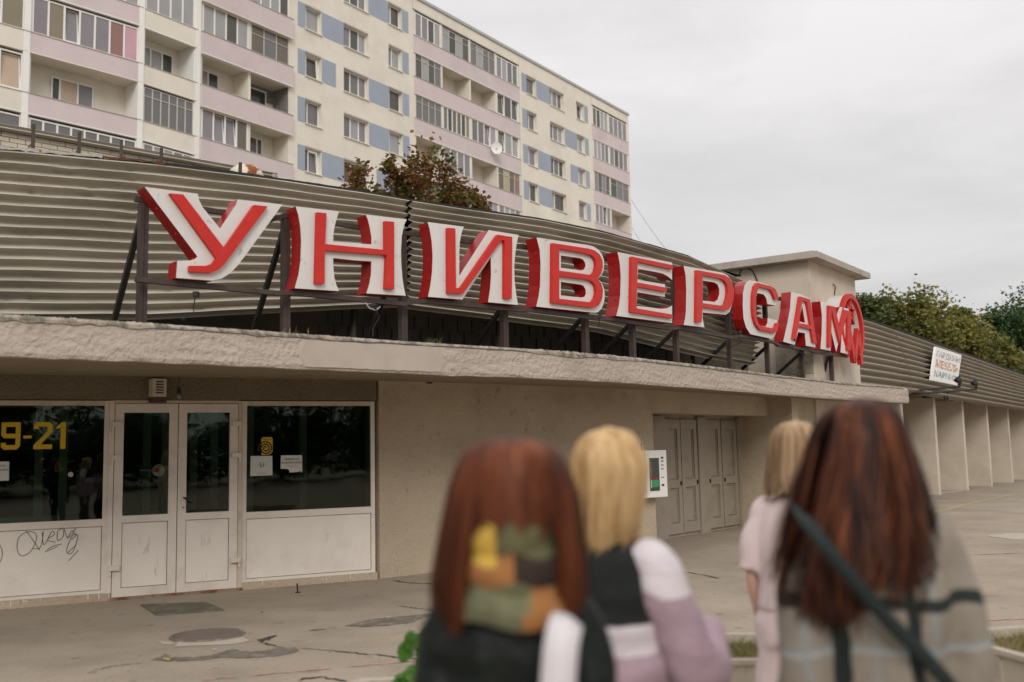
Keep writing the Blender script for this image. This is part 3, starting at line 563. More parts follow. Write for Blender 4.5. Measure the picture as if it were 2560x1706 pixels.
# ------------------------------------------------------------------ canopy
Cpx = [(-500, 874), (-250, 884), (0, 893), (500, 912), (1000, 934), (1400, 949.8), (1687, 967), (2058, 996.8), (2270, 1008.5)]
CC = catmull([at_z(x, y, 2.44)[:2] for x, y in Cpx], 10)
dC = CC[-1]-CC[-2]; dC /= np.hypot(*dC); nC = np.array([dC[1], -dC[0]])
back = []
CEND = CC[-1]
tip = [CEND+dC*.12-nC*.02, CEND+dC*.24-nC*.10, CEND+dC*.31-nC*.22, CEND+dC*.33-nC*.4, CEND+dC*.30-nC*3.4]
front = CC+tip
rows = {k: [] for k in 'abcdefg'}
def fc_back(p):
    F2 = offset(FCs, -1.3); d = [np.hypot(*(q-p)) for q in F2]; return F2[int(np.argmin(d))]
nf = len(front); b = MB(); R1 = []; cols = 7
for i, p in enumerate(front):
    nrm = offset(front, 1)[i]-p
    jt = rng.normal(0, .006); jb = rng.normal(0, .004)
    ztop = 2.785+jt
    bk = fc_back(p) if i < len(CC) else fc_back(CEND)+(front[i]-CEND)*.0+dC*.3
    pr = [(p[0]-nrm[0]*.35, p[1]-nrm[1]*.35, ztop+.0), (p[0]-nrm[0]*.05, p[1]-nrm[1]*.05, ztop), (p[0]-nrm[0]*.01, p[1]-nrm[1]*.01, ztop-.02)]
    for zz in np.linspace(2.74, 2.48, 6): pr.append((p[0]+nrm[0]*rng.normal(0, .004), p[1]+nrm[1]*rng.normal(0, .004), zz+rng.normal(0, .004)))
    pr += [(p[0]-nrm[0]*.01, p[1]-nrm[1]*.01, 2.445+jb), (p[0]-nrm[0]*.10, p[1]-nrm[1]*.10, 2.445+jb*.5)]
    R1.append(pr)
can = b.grid(list(map(list, zip(*R1)))).build('canopy_edge', M['plaster'], shop)
S1 = [[(r[-1]) for r in R1], [(*((np.array(r[-1][:2])*.6+(fc_back(front[i]) if i < len(CC) else fc_back(CEND)+dC*.3)*.4)), 2.50) for i, r in enumerate(R1)], [(*(fc_back(front[i]) if i < len(CC) else fc_back(CEND)+dC*.3), 2.57) for i, r in enumerate(R1)]]
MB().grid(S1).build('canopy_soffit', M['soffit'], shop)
S2 = [[(r[0][0], r[0][1], r[0][2]-.004) for r in R1], [(*(fc_back(front[i]) if i < len(CC) else fc_back(CEND)+dC*.3), 2.78) for i, r in enumerate(R1)]]
MB().grid(S2).build('canopy_top', mat('low_bounce_roofing', (.075, .068, .055), .95, .3, 3), shop)  # dirty top, coloured darker to cut bounce light onto the corrugated fascia
# smooth repair patch on the canopy edge, running streaks at its top
def on_canopy(px, py, out=.012): return hit_curve(px, py, offset(CC, out))
mid = []
for s in (.06, .3, .6, .93):
    jl, jr_ = rng.uniform(-14, 8), rng.uniform(-10, 14); row = []
    for f_ in np.linspace(0, 1, 32):
        px = 752+jl+(360-jl+jr_)*f_; yt = 846+(px-752)*.052; yb_ = 922+(px-752)*.038; row.append(on_canopy(px, yt+(yb_-yt)*s+rng.normal(0, .6), .011 if 0 < f_ < 1 else -.004))
    mid.append(row)
MB().grid(mid).build('repair_patch', M['smooth_plaster'], shop)
grime = mat('black_grime', (.17, .15, .12), .95, .35, 14, c2=(.36, .31, .26), c2_scale=9, c2_lo=.42, c2_hi=.55)
hs = np.zeros(600)
for q in (7, 19, 43, 90): hs += np.interp(np.linspace(0, q, 600), range(q+1), rng.uniform(-.5, 1, q+1))*.014
gt = []; gb = []; gm = []
for k_, px in enumerate(np.linspace(-480, 2262, 600)):
    ytop = np.interp(px, [-500, 0, 1044, 1687, 2058, 2287], [768, 797.5, 859.5, 904, 942, 967.7]); q = on_canopy(px, ytop+6, .013); i0 = min(range(len(CC)), key=lambda j_: np.hypot(*(CC[j_]-q[:2])))
    h_ = max(hs[k_], .002)+.004
    gt.append((q[0], q[1], 2.772)); gb.append((q[0], q[1], 2.772-h_)); gm.append((q[0]-.02, q[1]+.02, 2.795+.4*h_*rng.uniform(0, 1)))
MB().grid([gm, gt, gb]).build('moss_edge', grime, can)
# ------------------------------------------------------------------ void behind the sign: block wall, timber
VB = offset(FCs, -1.15)
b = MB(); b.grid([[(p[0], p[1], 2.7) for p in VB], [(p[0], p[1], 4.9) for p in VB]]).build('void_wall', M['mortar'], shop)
bl = MB()
for i in range(40):
    p = hit_curve(812+i*24, 800, VB)
for row in range(4):
    px = 800+row % 2*20
    while px < 1700:
        p = hit_curve(px, 830, offset(VB, .012)); q = hit_curve(px+34, 830, offset(VB, .012)); z0 = 2.80+row*.2
        e = q-p; e[2] = 0; L = np.linalg.norm(e); e /= L; nn = np.array([e[1], -e[0], 0])
        MB().box(np.array([p[0], p[1], 0]), (e, nn, Zv), (0, -.02, z0), (L-.02, .012+rng.uniform(0, .01), z0+.185)).build('block', M['block'], shop)
        px += 36
for p0_, p1_, w_ in (((878, 850), (888, 770), .10), ((1244, 868), (1247, 800), .07), ((1580, 892), (1583, 830), .06), ((1732, 905), (1731, 860), .06), ((1475, 880), (1465, 820), .06)):
    a = hit_curve(*p0_, offset(FCs, -.35)); c = hit_curve(*p1_, offset(FCs, -.35)); a[2] = 2.78; MB().bar(a, c+np.array([0, 0, .35]), w_, .05).build('timber_prop', M['wood'], shop)
# ------------------------------------------------------------------ corrugated fascia
KT = [(-500, 345), (-200, 358), (0, 372), (214, 391), (406, 410), (589, 433), (900, 479), (1016, 500), (1346, 548), (1500, 579), (1716, 640), (1807, 681), (1898, 722), (1960, 752)]
KB = [(-500, 788), (0, 797), (363, 797), (574, 786), (724, 778), (1000, 766), (1240, 797), (1500, 829), (1683, 872), (1780, 895), (1898, 915), (1960, 925)]
def kt(px): return np.interp(px, [p[0] for p in KT], [p[1] for p in KT])
def kb(px): return np.interp(px, [p[0] for p in KB], [p[1] for p in KB])
FK = offset(FCs, .05)
NW = 16; prof = []
for wv in range(NW):
    for s, d in ((0, .004), (.08, .018), (.28, .066), (.46, .112), (.54, .118), (.57, .104), (.74, .012), (.86, .0)): prof.append(((wv+s)/NW, d))
prof.append((1, 0))
def sheet(px0, px1, k, dy=0, extra=0.0, jag=0):
    rws = []; n = max(6, int((px1-px0)/16)); dents = [(rng.uniform(0, 1), rng.uniform(.02, .98), rng.uniform(.01, .05), rng.uniform(.02, .10), rng.uniform(.008, .03)) for _ in range(int(n*.6)+5)]
    for i in range(n+1):
        f = i/n; px = px0+(px1-px0)*f; T = hit_curve(px, kt(px)+dy, FK); B = hit_curve(px, kb(px), FK); i0 = min(range(len(FK)), key=lambda j: np.hypot(*(FK[j]-T[:2])))
        e = FK[min(i0+1, len(FK)-1)]-FK[max(i0-1, 0)]; e /= np.hypot(*e); N2 = np.array([e[1], -e[0]]); r_ = []
        for s, d in prof:
            q = T*(1-s)+B*s; dd = d+extra-.30*max(0, s-.35)**2
            for (df, ds, dp_, wf, ws) in dents: dd -= dp_*math.exp(-((f-df)/wf)**2-((s-ds)/ws)**2)
            q = q.copy(); q[:2] += N2*(dd); q[2] += .003*math.sin(px*.02+s*9)
            if jag and i == n: q[:2] += e*rng.normal(0, .02)
            r_.append(q)
        rws.append(r_)
    return MB().grid(rws).build('corrugated_sheet', M['corr'], shop)
cuts = [-500, 60, 338, 700, 1013]
for i in range(len(cuts)-1): sheet(cuts[i], cuts[i+1]+(4 if i < len(cuts)-2 else -3), i, extra=.006*(i % 2), jag=(i == len(cuts)-2))
cuts = [1021, 1346, 1600, 1790, 1888]
for i in range(len(cuts)-1): sheet(cuts[i], cuts[i+1]+3, i, extra=.006*(i % 2))
# roof edge: dark felt upstand with peeling batten on the left
def edge_strip(px0, px1, lo, hi, name, m, n0=.0, n1=.10, wob=0.0):
    up = []; dn = []; bk = []; bk2 = []
    for px in np.arange(px0, px1+1, 12):
        P2 = hit_curve(px, kt(px), offset(FCs, n1)); z = P2[2]; q = hit_curve(px, kt(px), offset(FCs, n0-.6)); a = rng.normal(0, wob); c = rng.normal(0, wob)
        dn.append((P2[0], P2[1], z+lo+a)); up.append((P2[0], P2[1], z+hi+c)); bk.append((q[0], q[1], z+hi+.05)); bk2.append((P2[0]-.03, P2[1]+.03, z+lo+a))
    return MB().grid([bk2, dn, up, bk]).build(name, m, shop)
edge_strip(-500, 1893, -.015, .022, 'roof_edge', M['tar'], n1=.13, wob=.002)
edge_strip(-500, 260, .0, .034, 'peeling_batten', M['peel'], n1=.15, wob=.006)
edge_strip(260, 420, -.002, .022, 'peeling_batten', mat('rusted_batten', (.10, .045, .03), .9, .3, 12, c2=(.35, .33, .3), c2_scale=9, c2_lo=.58, c2_hi=.66), n1=.15, wob=.007)
# flat roof behind the fascia
FR = FCs[:-17]
rr = [[(*p, 4.78) for p in offset(FR, -.02)], [(*p, 4.80) for p in offset(FR, -14)]]
MB().grid(rr).build('flat_roof', M['tar'], shop)
rr = [[(*p, 4.0) for p in offset(FR, .0)], [(*p, 4.0) for p in offset(FR, -1.2)]]
MB().grid(rr).build('void_light_block', M['dark'], shop)  # added sheet above the void, there to block light
# ------------------------------------------------------------------ roof lantern behind: brick, corrugated fascia, stakes
LA = at_y(0, 330, 17.0); LA = np.array([LA[0], LA[1], 0]); LX = frame(rad(49))
def lz(px, py): p = at_plane(px, py, LA, LX[1]); return (p-LA) @ LX[0], p[2]
u0, zA = lz(0, 324); u1, zB = lz(589, 452); zf0 = lz(0, 309)[1]; zf1 = lz(400, 391)[1]
lan = thing('roof_lantern', 'raised brick roof lantern with corrugated rim and timber stakes on the shop roof', 'roof lantern', tuple(LA+Zv*4.85))
zt = (zf0+zf1)/2; zb = lz(100, 345)[1]
MB().box(LA, LX, (-6, -6, 4.84), (5.2, -.03, zb+.02)).build('brick_core', M['mortar'], lan)
nrow = 12; bh = .088; bw = .27
for r2 in range(nrow):
    z1 = zb-.005-r2*bh; u = -1.6+(r2 % 2)*bw/2
    while u < 5.0 and z1-bh > 4.9:
        MB().box(LA, LX, (u+.006, -.08, z1-bh+.012), (u+bw-.006, rng.uniform(-.004, .004), z1)).build('brick', M['brick'], lan); u += bw
fr = []
for u in np.linspace(-6, 5.3, 24):
    fr.append([LA+LX[0]*u+LX[1]*n_+Zv*(zb+s*(zt-zb)) for s, n_ in ((-.02, .02), (.08, .10), (.22, .14), (.45, .14), (.55, .07), (.62, .05), (.72, .10), (.98, .14), (1.04, .14), (1.05, -.4))])
MB().grid(fr).build('lantern_fascia', M['corr'], lan)
MB().box(LA, LX, (-6, -6, zt+.0), (5.25, -.02, zt+.02)).build('lantern_roof', M['tar'], lan)
for px, ya, yb in ((82, 312, 372), (197, 332, 381), (302, 352, 392), (402, 372, 404), (598, 408, 433)):
    P2 = hit_curve(px, yb, offset(FCs, -.25)); P3 = hit_curve(px+ (2 if px < 500 else 3), ya, offset(FCs, -.28)); P2[2] = 4.8
    st = thing('timber_stake', {82: 'weathered timber stake with a rusty angle bracket behind the peeling roof edge', 197: 'second timber stake along the peeling roof edge from the bracketed one', 302: 'third timber stake along the roof edge where the batten rusts', 402: 'timber stake where the rusty batten ends on the roof edge', 598: 'short dark stake leaning in front of the rusty roof hood'}[px], 'stake', tuple(P2), 'stakes along the shop roof edge')
    MB().bar(P2, P3, .055, .04, up=(1, .4, 0)).build('shaft', M['wood'], st)
    if px < 300: MB().bar(P2+np.array([-.25, -.1, .05]), P2+(P3-P2)*.7, .05, .01).build('angle_bracket', M['rust'] if px < 100 else M['wood'], st)
# rusty hood
hc = hit_curve(615, 432, offset(FCs, -1.6)); hd = MB(); rws = []
for s in np.linspace(0, math.pi/2, 7):
    rws.append([(hc[0]+.26*math.cos(s)*math.cos(a), hc[1]+.26*math.cos(s)*math.sin(a), hc[2]-.10+.22*math.sin(s)) for a in np.linspace(0, 2*math.pi, 25)])
hd.grid(rws); hd.tube([(hc[0], hc[1], 4.84), (hc[0], hc[1], hc[2]-.09)], .18, 20)
tag(hd.build('vent_hood', M['rust'], smooth=True), 'rounded rust-eaten vent hood poking above the shop roof edge', 'vent hood')
# loose corrugated pieces further along
a = hit_curve(683, 445, offset(FCs, -1.2)); c = hit_curve(745, 458, offset(FCs, -1.6)); lp = MB()
for s in (0, 1): pass
lp.grid([[a+np.array([0, 0, .0]), c], [a+np.array([.05, .4, .12]), c+np.array([.05, .4, .05])], [a+np.array([.1, .8, .06]), c+np.array([.1, .8, .02])]])
lp.bar(a-np.array([0, 0, .35]), a+np.array([.02, 0, .05]), .05, .05)
tag(lp.build('loose_sheet', M['corr']), 'loose bent corrugated sheet on the roof right of the rusty hood', 'metal sheet')
b = MB(); la2 = hit_curve(1625, 606, offset(FCs, -5)); lb2 = hit_curve(1690, 618, offset(FCs, -5))
for k in range(4): b.box(np.array([la2[0], la2[1], 0]), frame(rad(40)), (-.05*k, -3+.3*k, 4.8), (2.2, -.05*k, la2[2]-.35+.1*k))
tag(b.build('skylight_box', M['corr']), 'low stepped corrugated skylight box on the far shop roof', 'skylight')
# ------------------------------------------------------------------ tower
TW = frame(rad(36.3)); TC = at_y(2027, 760, 20.6); TC = np.array([TC[0], TC[1], 0])
tow = thing('stair_tower', 'square plastered tower with a slab cornice rising beside the sign end', 'tower', tuple(TC+Zv*2.5))
zc = at_plane(2030, 655, TC, TW[1])[2]
MB().box(TC, TW, (0, -3.6, 0), (3.05, 0, zc)).build('tower_wall', M['tower'], tow)
MB().box(TC, TW, (-.28, -3.85, zc), (3.35, .28, zc+.13)).build('cornice', M['concrete'], tow)
MB().box(TC, TW, (-.16, -3.75, zc+.13), (3.22, .16, zc+.17)).build('roof_cap', M['concrete'], tow)
for (px, py, w_, h_) in ((1950, 880, .7, .75),):
    p = at_plane(px, py, TC, -TW[0]); MB().box(p, (TW[1], -TW[0], Zv), (-.1, -.01, -.5), (.7, .012, .35)).build('bare_patch', mat('bare_brick_patch', (.36, .32, .24), .95, .25, 6, bump=.5, bscale=30), tow)
wl = MB(); pts = [at_plane(x, y, TC-TW[0]*.03, -TW[0]) for x, y in ((1848, 690), (1850, 680), (1856, 672), (1868, 670), (1880, 676), (1888, 690), (1893, 702), (1897, 712))]
wl.tube(pts, .012, 6); wl.build('cable', M['dark'], tow)
# ------------------------------------------------------------------ right wing: fins and corrugated mansard
FD = np.array([5.78, 7.29, 0]); FD = FD/np.linalg.norm(FD); FN = np.array([FD[1], -FD[0], 0]); FX = (FD, FN, Zv); FP = np.array([12.46, 29.61, 0])
wing = thing('shop_wing', 'low wing with a row of concrete fins under a corrugated metal mansard', 'building', tuple(FP))
for k in range(-1, 9):
    fin = MB().box(FP, FX, (k*3.1, -2.6, 0), (k*3.1+.22, 0, 2.86)).build('fin_wall', M['tower'], wing)
    MB().box(FP, FX, (k*3.1+.02, -.3, 2.86), (k*3.1+.2, -.08, 2.98)).build('bearing', M['dark'], fin)
    if k >= 0:
        MB().box(FP, FX, (k*3.1+.221, -1.3, 0), (k*3.1+.95-.1*k, -.55, .72)).build('low_box', M['frame_white'], wing)
        if k < 2: MB().box(FP, FX, (k*3.1+.221, -1.5, .721), (k*3.1+.6-.1*k, -1.0, 1.6)).build('window_edge', M['frame_white'], wing)
MB().box(FP, FX, (-7, -2.9, 0), (32, -2.6, 3.0)).build('back_wall', M['wall'], wing)
MB().box(FP, FX, (-6.6, -2.7, 2.98), (32, .25, 3.02)).build('eaves_soffit', M['soffit'], wing)
MB().box(FP, FX, (-3.08, -1.2, 2.3), (-.1, -1.1, 2.85)).build('dark_vent', M['dark'], wing)
def rl(px, py, n): return at_plane(px, py, FP+FN*n, FN)
T0 = rl(2160, 800, .15); T1 = rl(2560, 941, .15); B0 = rl(2294, 985, .55); B1 = rl(2560, 1025, .55)
zTop = lambda u: np.interp(u, [(T0-FP) @ FD, (T1-FP) @ FD], [T0[2], T1[2]]); zBot = lambda u: np.interp(u, [(B0-FP) @ FD, (B1-FP) @ FD], [B0[2], B1[2]])
seams = [-11.0, -4.0, -.9, 2.2, 5.4, 8.6, 11.8, 16, 22, 31]; NW2 = 11
for i in range(len(seams)-1):
    rws = []; up = []
    for u in np.linspace(seams[i]+.0, seams[i+1]-.012, 5):
        r_ = []
        for j in range(NW2*8+1):
            s = j/(NW2*8); d = .095*math.sin(2*math.pi*s*NW2); r_.append(FP+FD*u+FN*(.15+.55*s-1.6*max(0, s-.55)**2+d+.008*(i % 2))+Zv*(zTop(u)*(1-s)+zBot(u)*s))
        rws.append(r_)
    MB().grid(rws).build('corrugated_sheet', M['corr_far'], wing, smooth=True)
e = [[FP+FD*u+FN*.24+Zv*(zTop(u)-.03) for u in np.linspace(-11, 31, 12)], [FP+FD*u+FN*.26+Zv*(zTop(u)+.05) for u in np.linspace(-11, 31, 12)], [FP+FD*u-FN*.6+Zv*(zTop(u)+.06) for u in np.linspace(-11, 31, 12)]]
MB().grid(e).build('roof_edge', M['tar'], wing)
MB().box(FP, FX, (-6.6, -12, 3.9), (31, -.4, 4.0)).build('wing_roof', M['tar'], wing)
MB().box(FP, FX, (-6.6, -12, 0), (-6.4, -.5, 4.0)).build('wing_end', M['wall'], wing)
# ================================================================== rooftop letters
SC = offset(CC, -.42)
sign = thing('rooftop_sign', 'big red and white Cyrillic letter sign on a brown steel frame along the canopy', 'sign', tuple(X2(SC[len(SC)//2])+Zv*2.785))
def C3(o, s, pts): return [(o[0]+x/s, o[1]+y/s) for x, y in pts]
LET = []
c3 = ((0, 280), 2.6133); c4 = ((700, 450), 2.9413); cB = ((1300, 580), 7.127); cE = ((1500, 620), 7.127); cP = ((1660, 640), 7.129); cA = ((1820, 690), 7.467); cM = ((2030, 720), 7.84)
LET.append(('letter', C3(*c3, [(945, 490), (1292, 535), (1300, 575), (1325, 625), (1437, 762), (1455, 735), (1505, 660), (1540, 610), (1553, 572), (1845, 605), (1620, 915), (1560, 995), (1510, 1050), (1450, 1088), (1390, 1103), (1150, 1085), (1158, 973), (1240, 972), (1272, 962), (1290, 945)]), [],
  C3(*c3, [(1110, 532), (1198, 540), (1465, 890), (1660, 608), (1750, 617), (1500, 950), (1470, 992), (1430, 1030), (1380, 1052), (1240, 1045), (1240, 1005), (1345, 1006), (1390, 990), (1415, 955)]), []))
LET.append(('letter', C3(*c4, [(115, 195), (435, 232), (418, 280), (402, 340), (392, 400), (390, 455), (672, 475), (672, 420), (660, 350), (645, 290), (632, 257), (930, 290), (910, 340), (895, 420), (890, 520), (892, 620), (900, 720), (912, 800), (925, 852), (635, 835), (655, 770), (668, 700), (672, 600), (530, 590), (390, 575), (392, 640), (400, 720), (415, 775), (435, 818), (108, 797), (135, 700), (150, 600), (155, 450), (150, 350), (135, 260)]), [],
  C3(*c4, [(275, 238), (343, 245), (333, 472), (775, 515), (774, 303), (840, 308), (840, 805), (774, 800), (785, 553), (330, 518), (328, 765), (262, 762)]), []))
LET.append(('letter', C3(*c4, [(1085, 310), (1352, 345), (1335, 390), (1322, 460), (1318, 540), (1318, 706), (1535, 370), (1755, 405), (1740, 470), (1728, 560), (1722, 640), (1725, 740), (1735, 830), (1750, 920), (1530, 900), (1545, 800), (1552, 700), (1550, 570), (1340, 880), (1088, 860), (1105, 780), (1118, 680), (1122, 560), (1115, 450), (1100, 360)]), [],
  C3(*c4, [(1234, 352), (1290, 358), (1295, 795), (1330, 795), (1600, 403), (1708, 420), (1705, 873), (1651, 870), (1652, 445), (1628, 445), (1345, 838), (1236, 833)]), []))
LET.append(('letter', C3(*cB, [(295, 100), (1200, 235), (1310, 262), (1400, 320), (1460, 400), (1495, 500), (1498, 620), (1480, 720), (1440, 790), (1385, 838), (1440, 890), (1480, 960), (1505, 1060), (1510, 1170), (1490, 1280), (1450, 1370), (1390, 1430), (1330, 1442), (290, 1332), (332, 1150), (358, 950), (366, 560), (352, 330)]),
  [C3(*cB, [(728, 420), (1060, 468), (1120, 490), (1160, 550), (1168, 610), (1140, 670), (1090, 688), (728, 640)]), C3(*cB, [(728, 890), (1070, 938), (1130, 960), (1170, 1030), (1175, 1100), (1150, 1155), (1100, 1172), (728, 1135)])],
  C3(*cB, [(585, 200), (1230, 300), (1330, 330), (1420, 400), (1470, 500), (1480, 620), (1450, 740), (1380, 835), (1450, 920), (1480, 1030), (1470, 1170), (1420, 1290), (1340, 1345), (1270, 1350), (575, 1262)]),
  [C3(*cB, [(700, 298), (1190, 390), (1290, 420), (1350, 500), (1362, 600), (1340, 700), (1285, 772), (700, 690)]), C3(*cB, [(700, 785), (1200, 850), (1290, 880), (1350, 960), (1365, 1070), (1340, 1180), (1280, 1258), (700, 1192)])]))
LET.append(('letter', C3(*cE, [(310, 75), (1285, 262), (1285, 572), (1210, 510), (1120, 460), (1000, 432), (680, 375), (665, 570), (1160, 650), (1155, 875), (665, 790), (655, 1035), (1100, 1088), (1200, 1075), (1285, 1030), (1285, 1340), (290, 1212), (335, 1040), (360, 850), (370, 520), (355, 300), (330, 150)]), [],
  C3(*cE, [(570, 155), (1303, 310), (1298, 385), (672, 245), (665, 615), (1190, 712), (1188, 785), (660, 690), (655, 1078), (1300, 1190), (1298, 1258), (555, 1145)]), []))
LET.append(('letter', C3(*cP, [(350, 178), (1040, 300), (1130, 345), (1195, 430), (1222, 540), (1228, 700), (1210, 880), (1170, 1000), (1100, 1050), (690, 1010), (685, 1100), (720, 1275), (350, 1232), (375, 1130), (390, 1000), (398, 600), (385, 350)]),
  [C3(*cP, [(692, 440), (900, 475), (955, 510), (985, 590), (985, 680), (955, 780), (900, 822), (692, 798)])],
  C3(*cP, [(590, 255), (1090, 345), (1170, 400), (1225, 500), (1250, 620), (1240, 780), (1200, 900), (1150, 965), (1080, 975), (690, 912), (672, 1185), (580, 1180)]), [C3(*cP, [(690, 345), (1010, 405), (1090, 450), (1130, 530), (1140, 640), (1125, 760), (1090, 860), (1040, 892), (692, 842)])]))
LET.append(('letter', C3(*cA, [(400, 85), (540, 105), (750, 170), (870, 240), (915, 330), (908, 450), (895, 558), (735, 525), (715, 420), (670, 350), (600, 330), (540, 325), (522, 420), (522, 700), (535, 810), (570, 890), (620, 935), (700, 945), (735, 880), (740, 790), (915, 830), (910, 950), (895, 1070), (860, 1140), (800, 1172), (420, 1090), (340, 970), (290, 800), (275, 560), (280, 330), (310, 180), (350, 110)]), [],
  C3(*cA, [(550, 128), (800, 195), (880, 240), (930, 340), (945, 440), (880, 445), (850, 350), (800, 265), (760, 245), (590, 205), (550, 280), (530, 350), (525, 560), (540, 800), (580, 900), (640, 940), (840, 985), (890, 950), (910, 880), (955, 880), (940, 960), (915, 1040), (880, 1065), (820, 1058), (600, 1010), (520, 900), (480, 760), (465, 560), (470, 350), (500, 190)]), []))
LET.append(('letter', C3(*cA, [(1178, 300), (1380, 350), (1540, 430), (1590, 800), (1632, 1338), (1455, 1305), (1435, 1070), (1310, 1050), (1245, 1290), (1030, 1228), (1110, 880), (1160, 600)]), [C3(*cA, [(1385, 560), (1440, 880), (1325, 850)])],
  C3(*cA, [(1345, 385), (1535, 440), (1660, 1260), (1595, 1245), (1555, 1000), (1315, 945), (1275, 1185), (1215, 1180)]), [C3(*cA, [(1390, 460), (1475, 485), (1550, 925), (1330, 880)])]))
LET.append(('letter', C3(*cM, [(165, 262), (345, 305), (460, 600), (545, 372), (720, 412), (700, 1300), (560, 1265), (590, 800), (475, 1255), (385, 880), (365, 1235), (165, 1195), (190, 900), (195, 560)]), [],
  C3(*cM, [(330, 345), (455, 372), (545, 780), (635, 430), (770, 462), (768, 1228), (697, 1225), (697, 505), (565, 1000), (548, 1080), (385, 420), (382, 1165), (322, 1160)]), []))
names = ['У', 'Н', 'И', 'В', 'Е', 'Р', 'С', 'А', 'М']
RAIL = []
for li, (nm, wp, wh, sp, sh) in enumerate(LET):
    xs_ = [p[0] for p in wp]; ys_ = [p[1] for p in wp]; ym = (min(ys_)+max(ys_))/2
    A_ = hit_curve(min(xs_), ym, SC); B_ = hit_curve(max(xs_), ym, SC); A_[2] = B_[2] = 0
    d_ = (B_-A_)/np.linalg.norm(B_-A_); n_ = np.array([d_[1], -d_[0], 0])
    def uv(p, off): q = at_plane(p[0], p[1], A_+n_*off, n_); return ((q-A_) @ d_, q[2])
    to3 = lambda u, n, z: tuple(A_+d_*u+n_*n+Zv*z)
    W = [uv(p, 0) for p in wp]; WH = [[uv(p, 0) for p in h] for h in wh]; pr_ = .05
    S = [uv(p, pr_) for p in sp]; SH = [[uv(p, pr_) for p in h] for h in sh]
    lo = prism(W, WH, to3, -.20, 0, 'letter', M['letter_white'], sign, side_mat=M['red_side'])
    prism(S, SH, to3, .001, pr_, 'red_stroke', M['red'], lo)
    # bolts along the left side
    zs_ = sorted(q[1] for q in W); zlo, zhi = zs_[0], zs_[-1]
    RAIL.append((A_, d_, n_, min(q[0] for q in W), max(q[0] for q in W), zlo, zhi))
    for f in (.25, .5, .75):
        zz = zlo+(zhi-zlo)*f; cand = []
        for i in range(len(W)):
            (a1, b1), (a2, b2) = W[i], W[(i+1) % len(W)]
            if (b1-zz)*(b2-zz) < 0: cand.append(a1+(a2-a1)*(zz-b1)/(b2-b1))
        if cand: MB().tube([to3(min(cand)+.002, -.07, zz), to3(min(cand)-.012, -.07, zz)], .012, 6).build('bolt', M['red'], lo)
# frame: rails follow the letters
SB = offset(CC, -.42-.26)
top_pts = []; low_pts = []
for (A_, d_, n_, ua, ub, zl, zh) in RAIL:
    for u in (ua, ub): low_pts.append(A_+d_*u-n_*.10+Zv*(zl-.035)); top_pts.append(A_+d_*u-n_*.24+Zv*(zh-.12))
def rail(pts, name, w_, h_):
    for i in range(len(pts)-1):
        MB().bar(pts[i], pts[i+1]+ (pts[i+1]-pts[i])*.002, w_, h_).build(name, M['brown'], sign)
ex = low_pts[0]-RAIL[0][1]*.03; low_pts[0] = ex
rail(low_pts, 'rail', .06, .05); rail(top_pts, 'top_rail', .05, .05)
for px in (353, 713, 1008, 1262, 1465, 1583, 1692, 1826, 1920, 2007, 2080):
    base = hit_curve(px, np.interp(px, [353, 2080], [812, 940]), SB); base[2] = 2.78
    j = min(range(len(top_pts)), key=lambda q: np.hypot(*(top_pts[q][:2]-base[:2]))); zh = top_pts[j][2]-.03
    d_ = RAIL[j//2][1]; n_ = RAIL[j//2][2]
    if px > 2050: zh = low_pts[-1][2]
    tp = np.array([base[0], base[1], zh])
    post = MB().box(np.array([base[0], base[1], 0]), (d_, n_, Zv), (-.042, -.04, 2.78), (-.003, .04, zh)).box(np.array([base[0], base[1], 0]), (d_, n_, Zv), (.003, -.035, 2.78), (.042, .035, zh-.002)).build('post', M['brown'], sign)
    MB().box(np.array([base[0], base[1], 0]), (d_, n_, Zv), (-.003, -.03, 2.79), (.003, .02, zh-.01)).build('weld_seam', M['dark'], post)
    MB().box(np.array([base[0], base[1], 0]), (d_, n_, Zv), (-.09, -.08, 2.775), (.09, .08, 2.792)).build('base_plate', M['rust'], post)
    if px < 2050:
        bb = base-n_*.85; bb[2] = 2.78; MB().bar(bb, tp-Zv*.05 if px in (353, 713) else base-n_*.04+Zv*(.62 if px > 1100 else 1.2), .05, .05).build('brace', M['dark'], sign)
    else:
        bb = base-n_*.6-d_*.25; bb[2] = 2.79; mdp = base-n_*.15-d_*.05+Zv*.28; b = MB(); b.bar(bb, mdp, .04, .04); b.bar(mdp, tp-Zv*.02-d_*.15, .04, .04); b.build('brace', M['dark'], sign)
# dangling wires under the rail
for px, py, L in ((490, 735, 28), (935, 760, 40), (1500, 790, 20), (1850, 830, 25), (1985, 850, 28)):
    p = hit_curve(px, py, SC); a = [p+np.array([rng.normal(0, .03)*k, rng.normal(0, .02)*k, -L*.0035*k*(1.2-.1*k)]) for k in range(5)]
    MB().tube(a, .006, 5).build('loose_wire', M['black'], sign); MB().bar(p+Zv*.02, p-Zv*.03, .06, .05).build('junction', M['black'], sign)
p = hit_curve(913, 757, SC); MB().tube([p, p+RAIL[1][1]*.06-Zv*.06, p+RAIL[1][1]*.14-Zv*.075, p+RAIL[1][1]*.2-Zv*.03], .008, 6).build('loose_wire', M['peel'], sign)
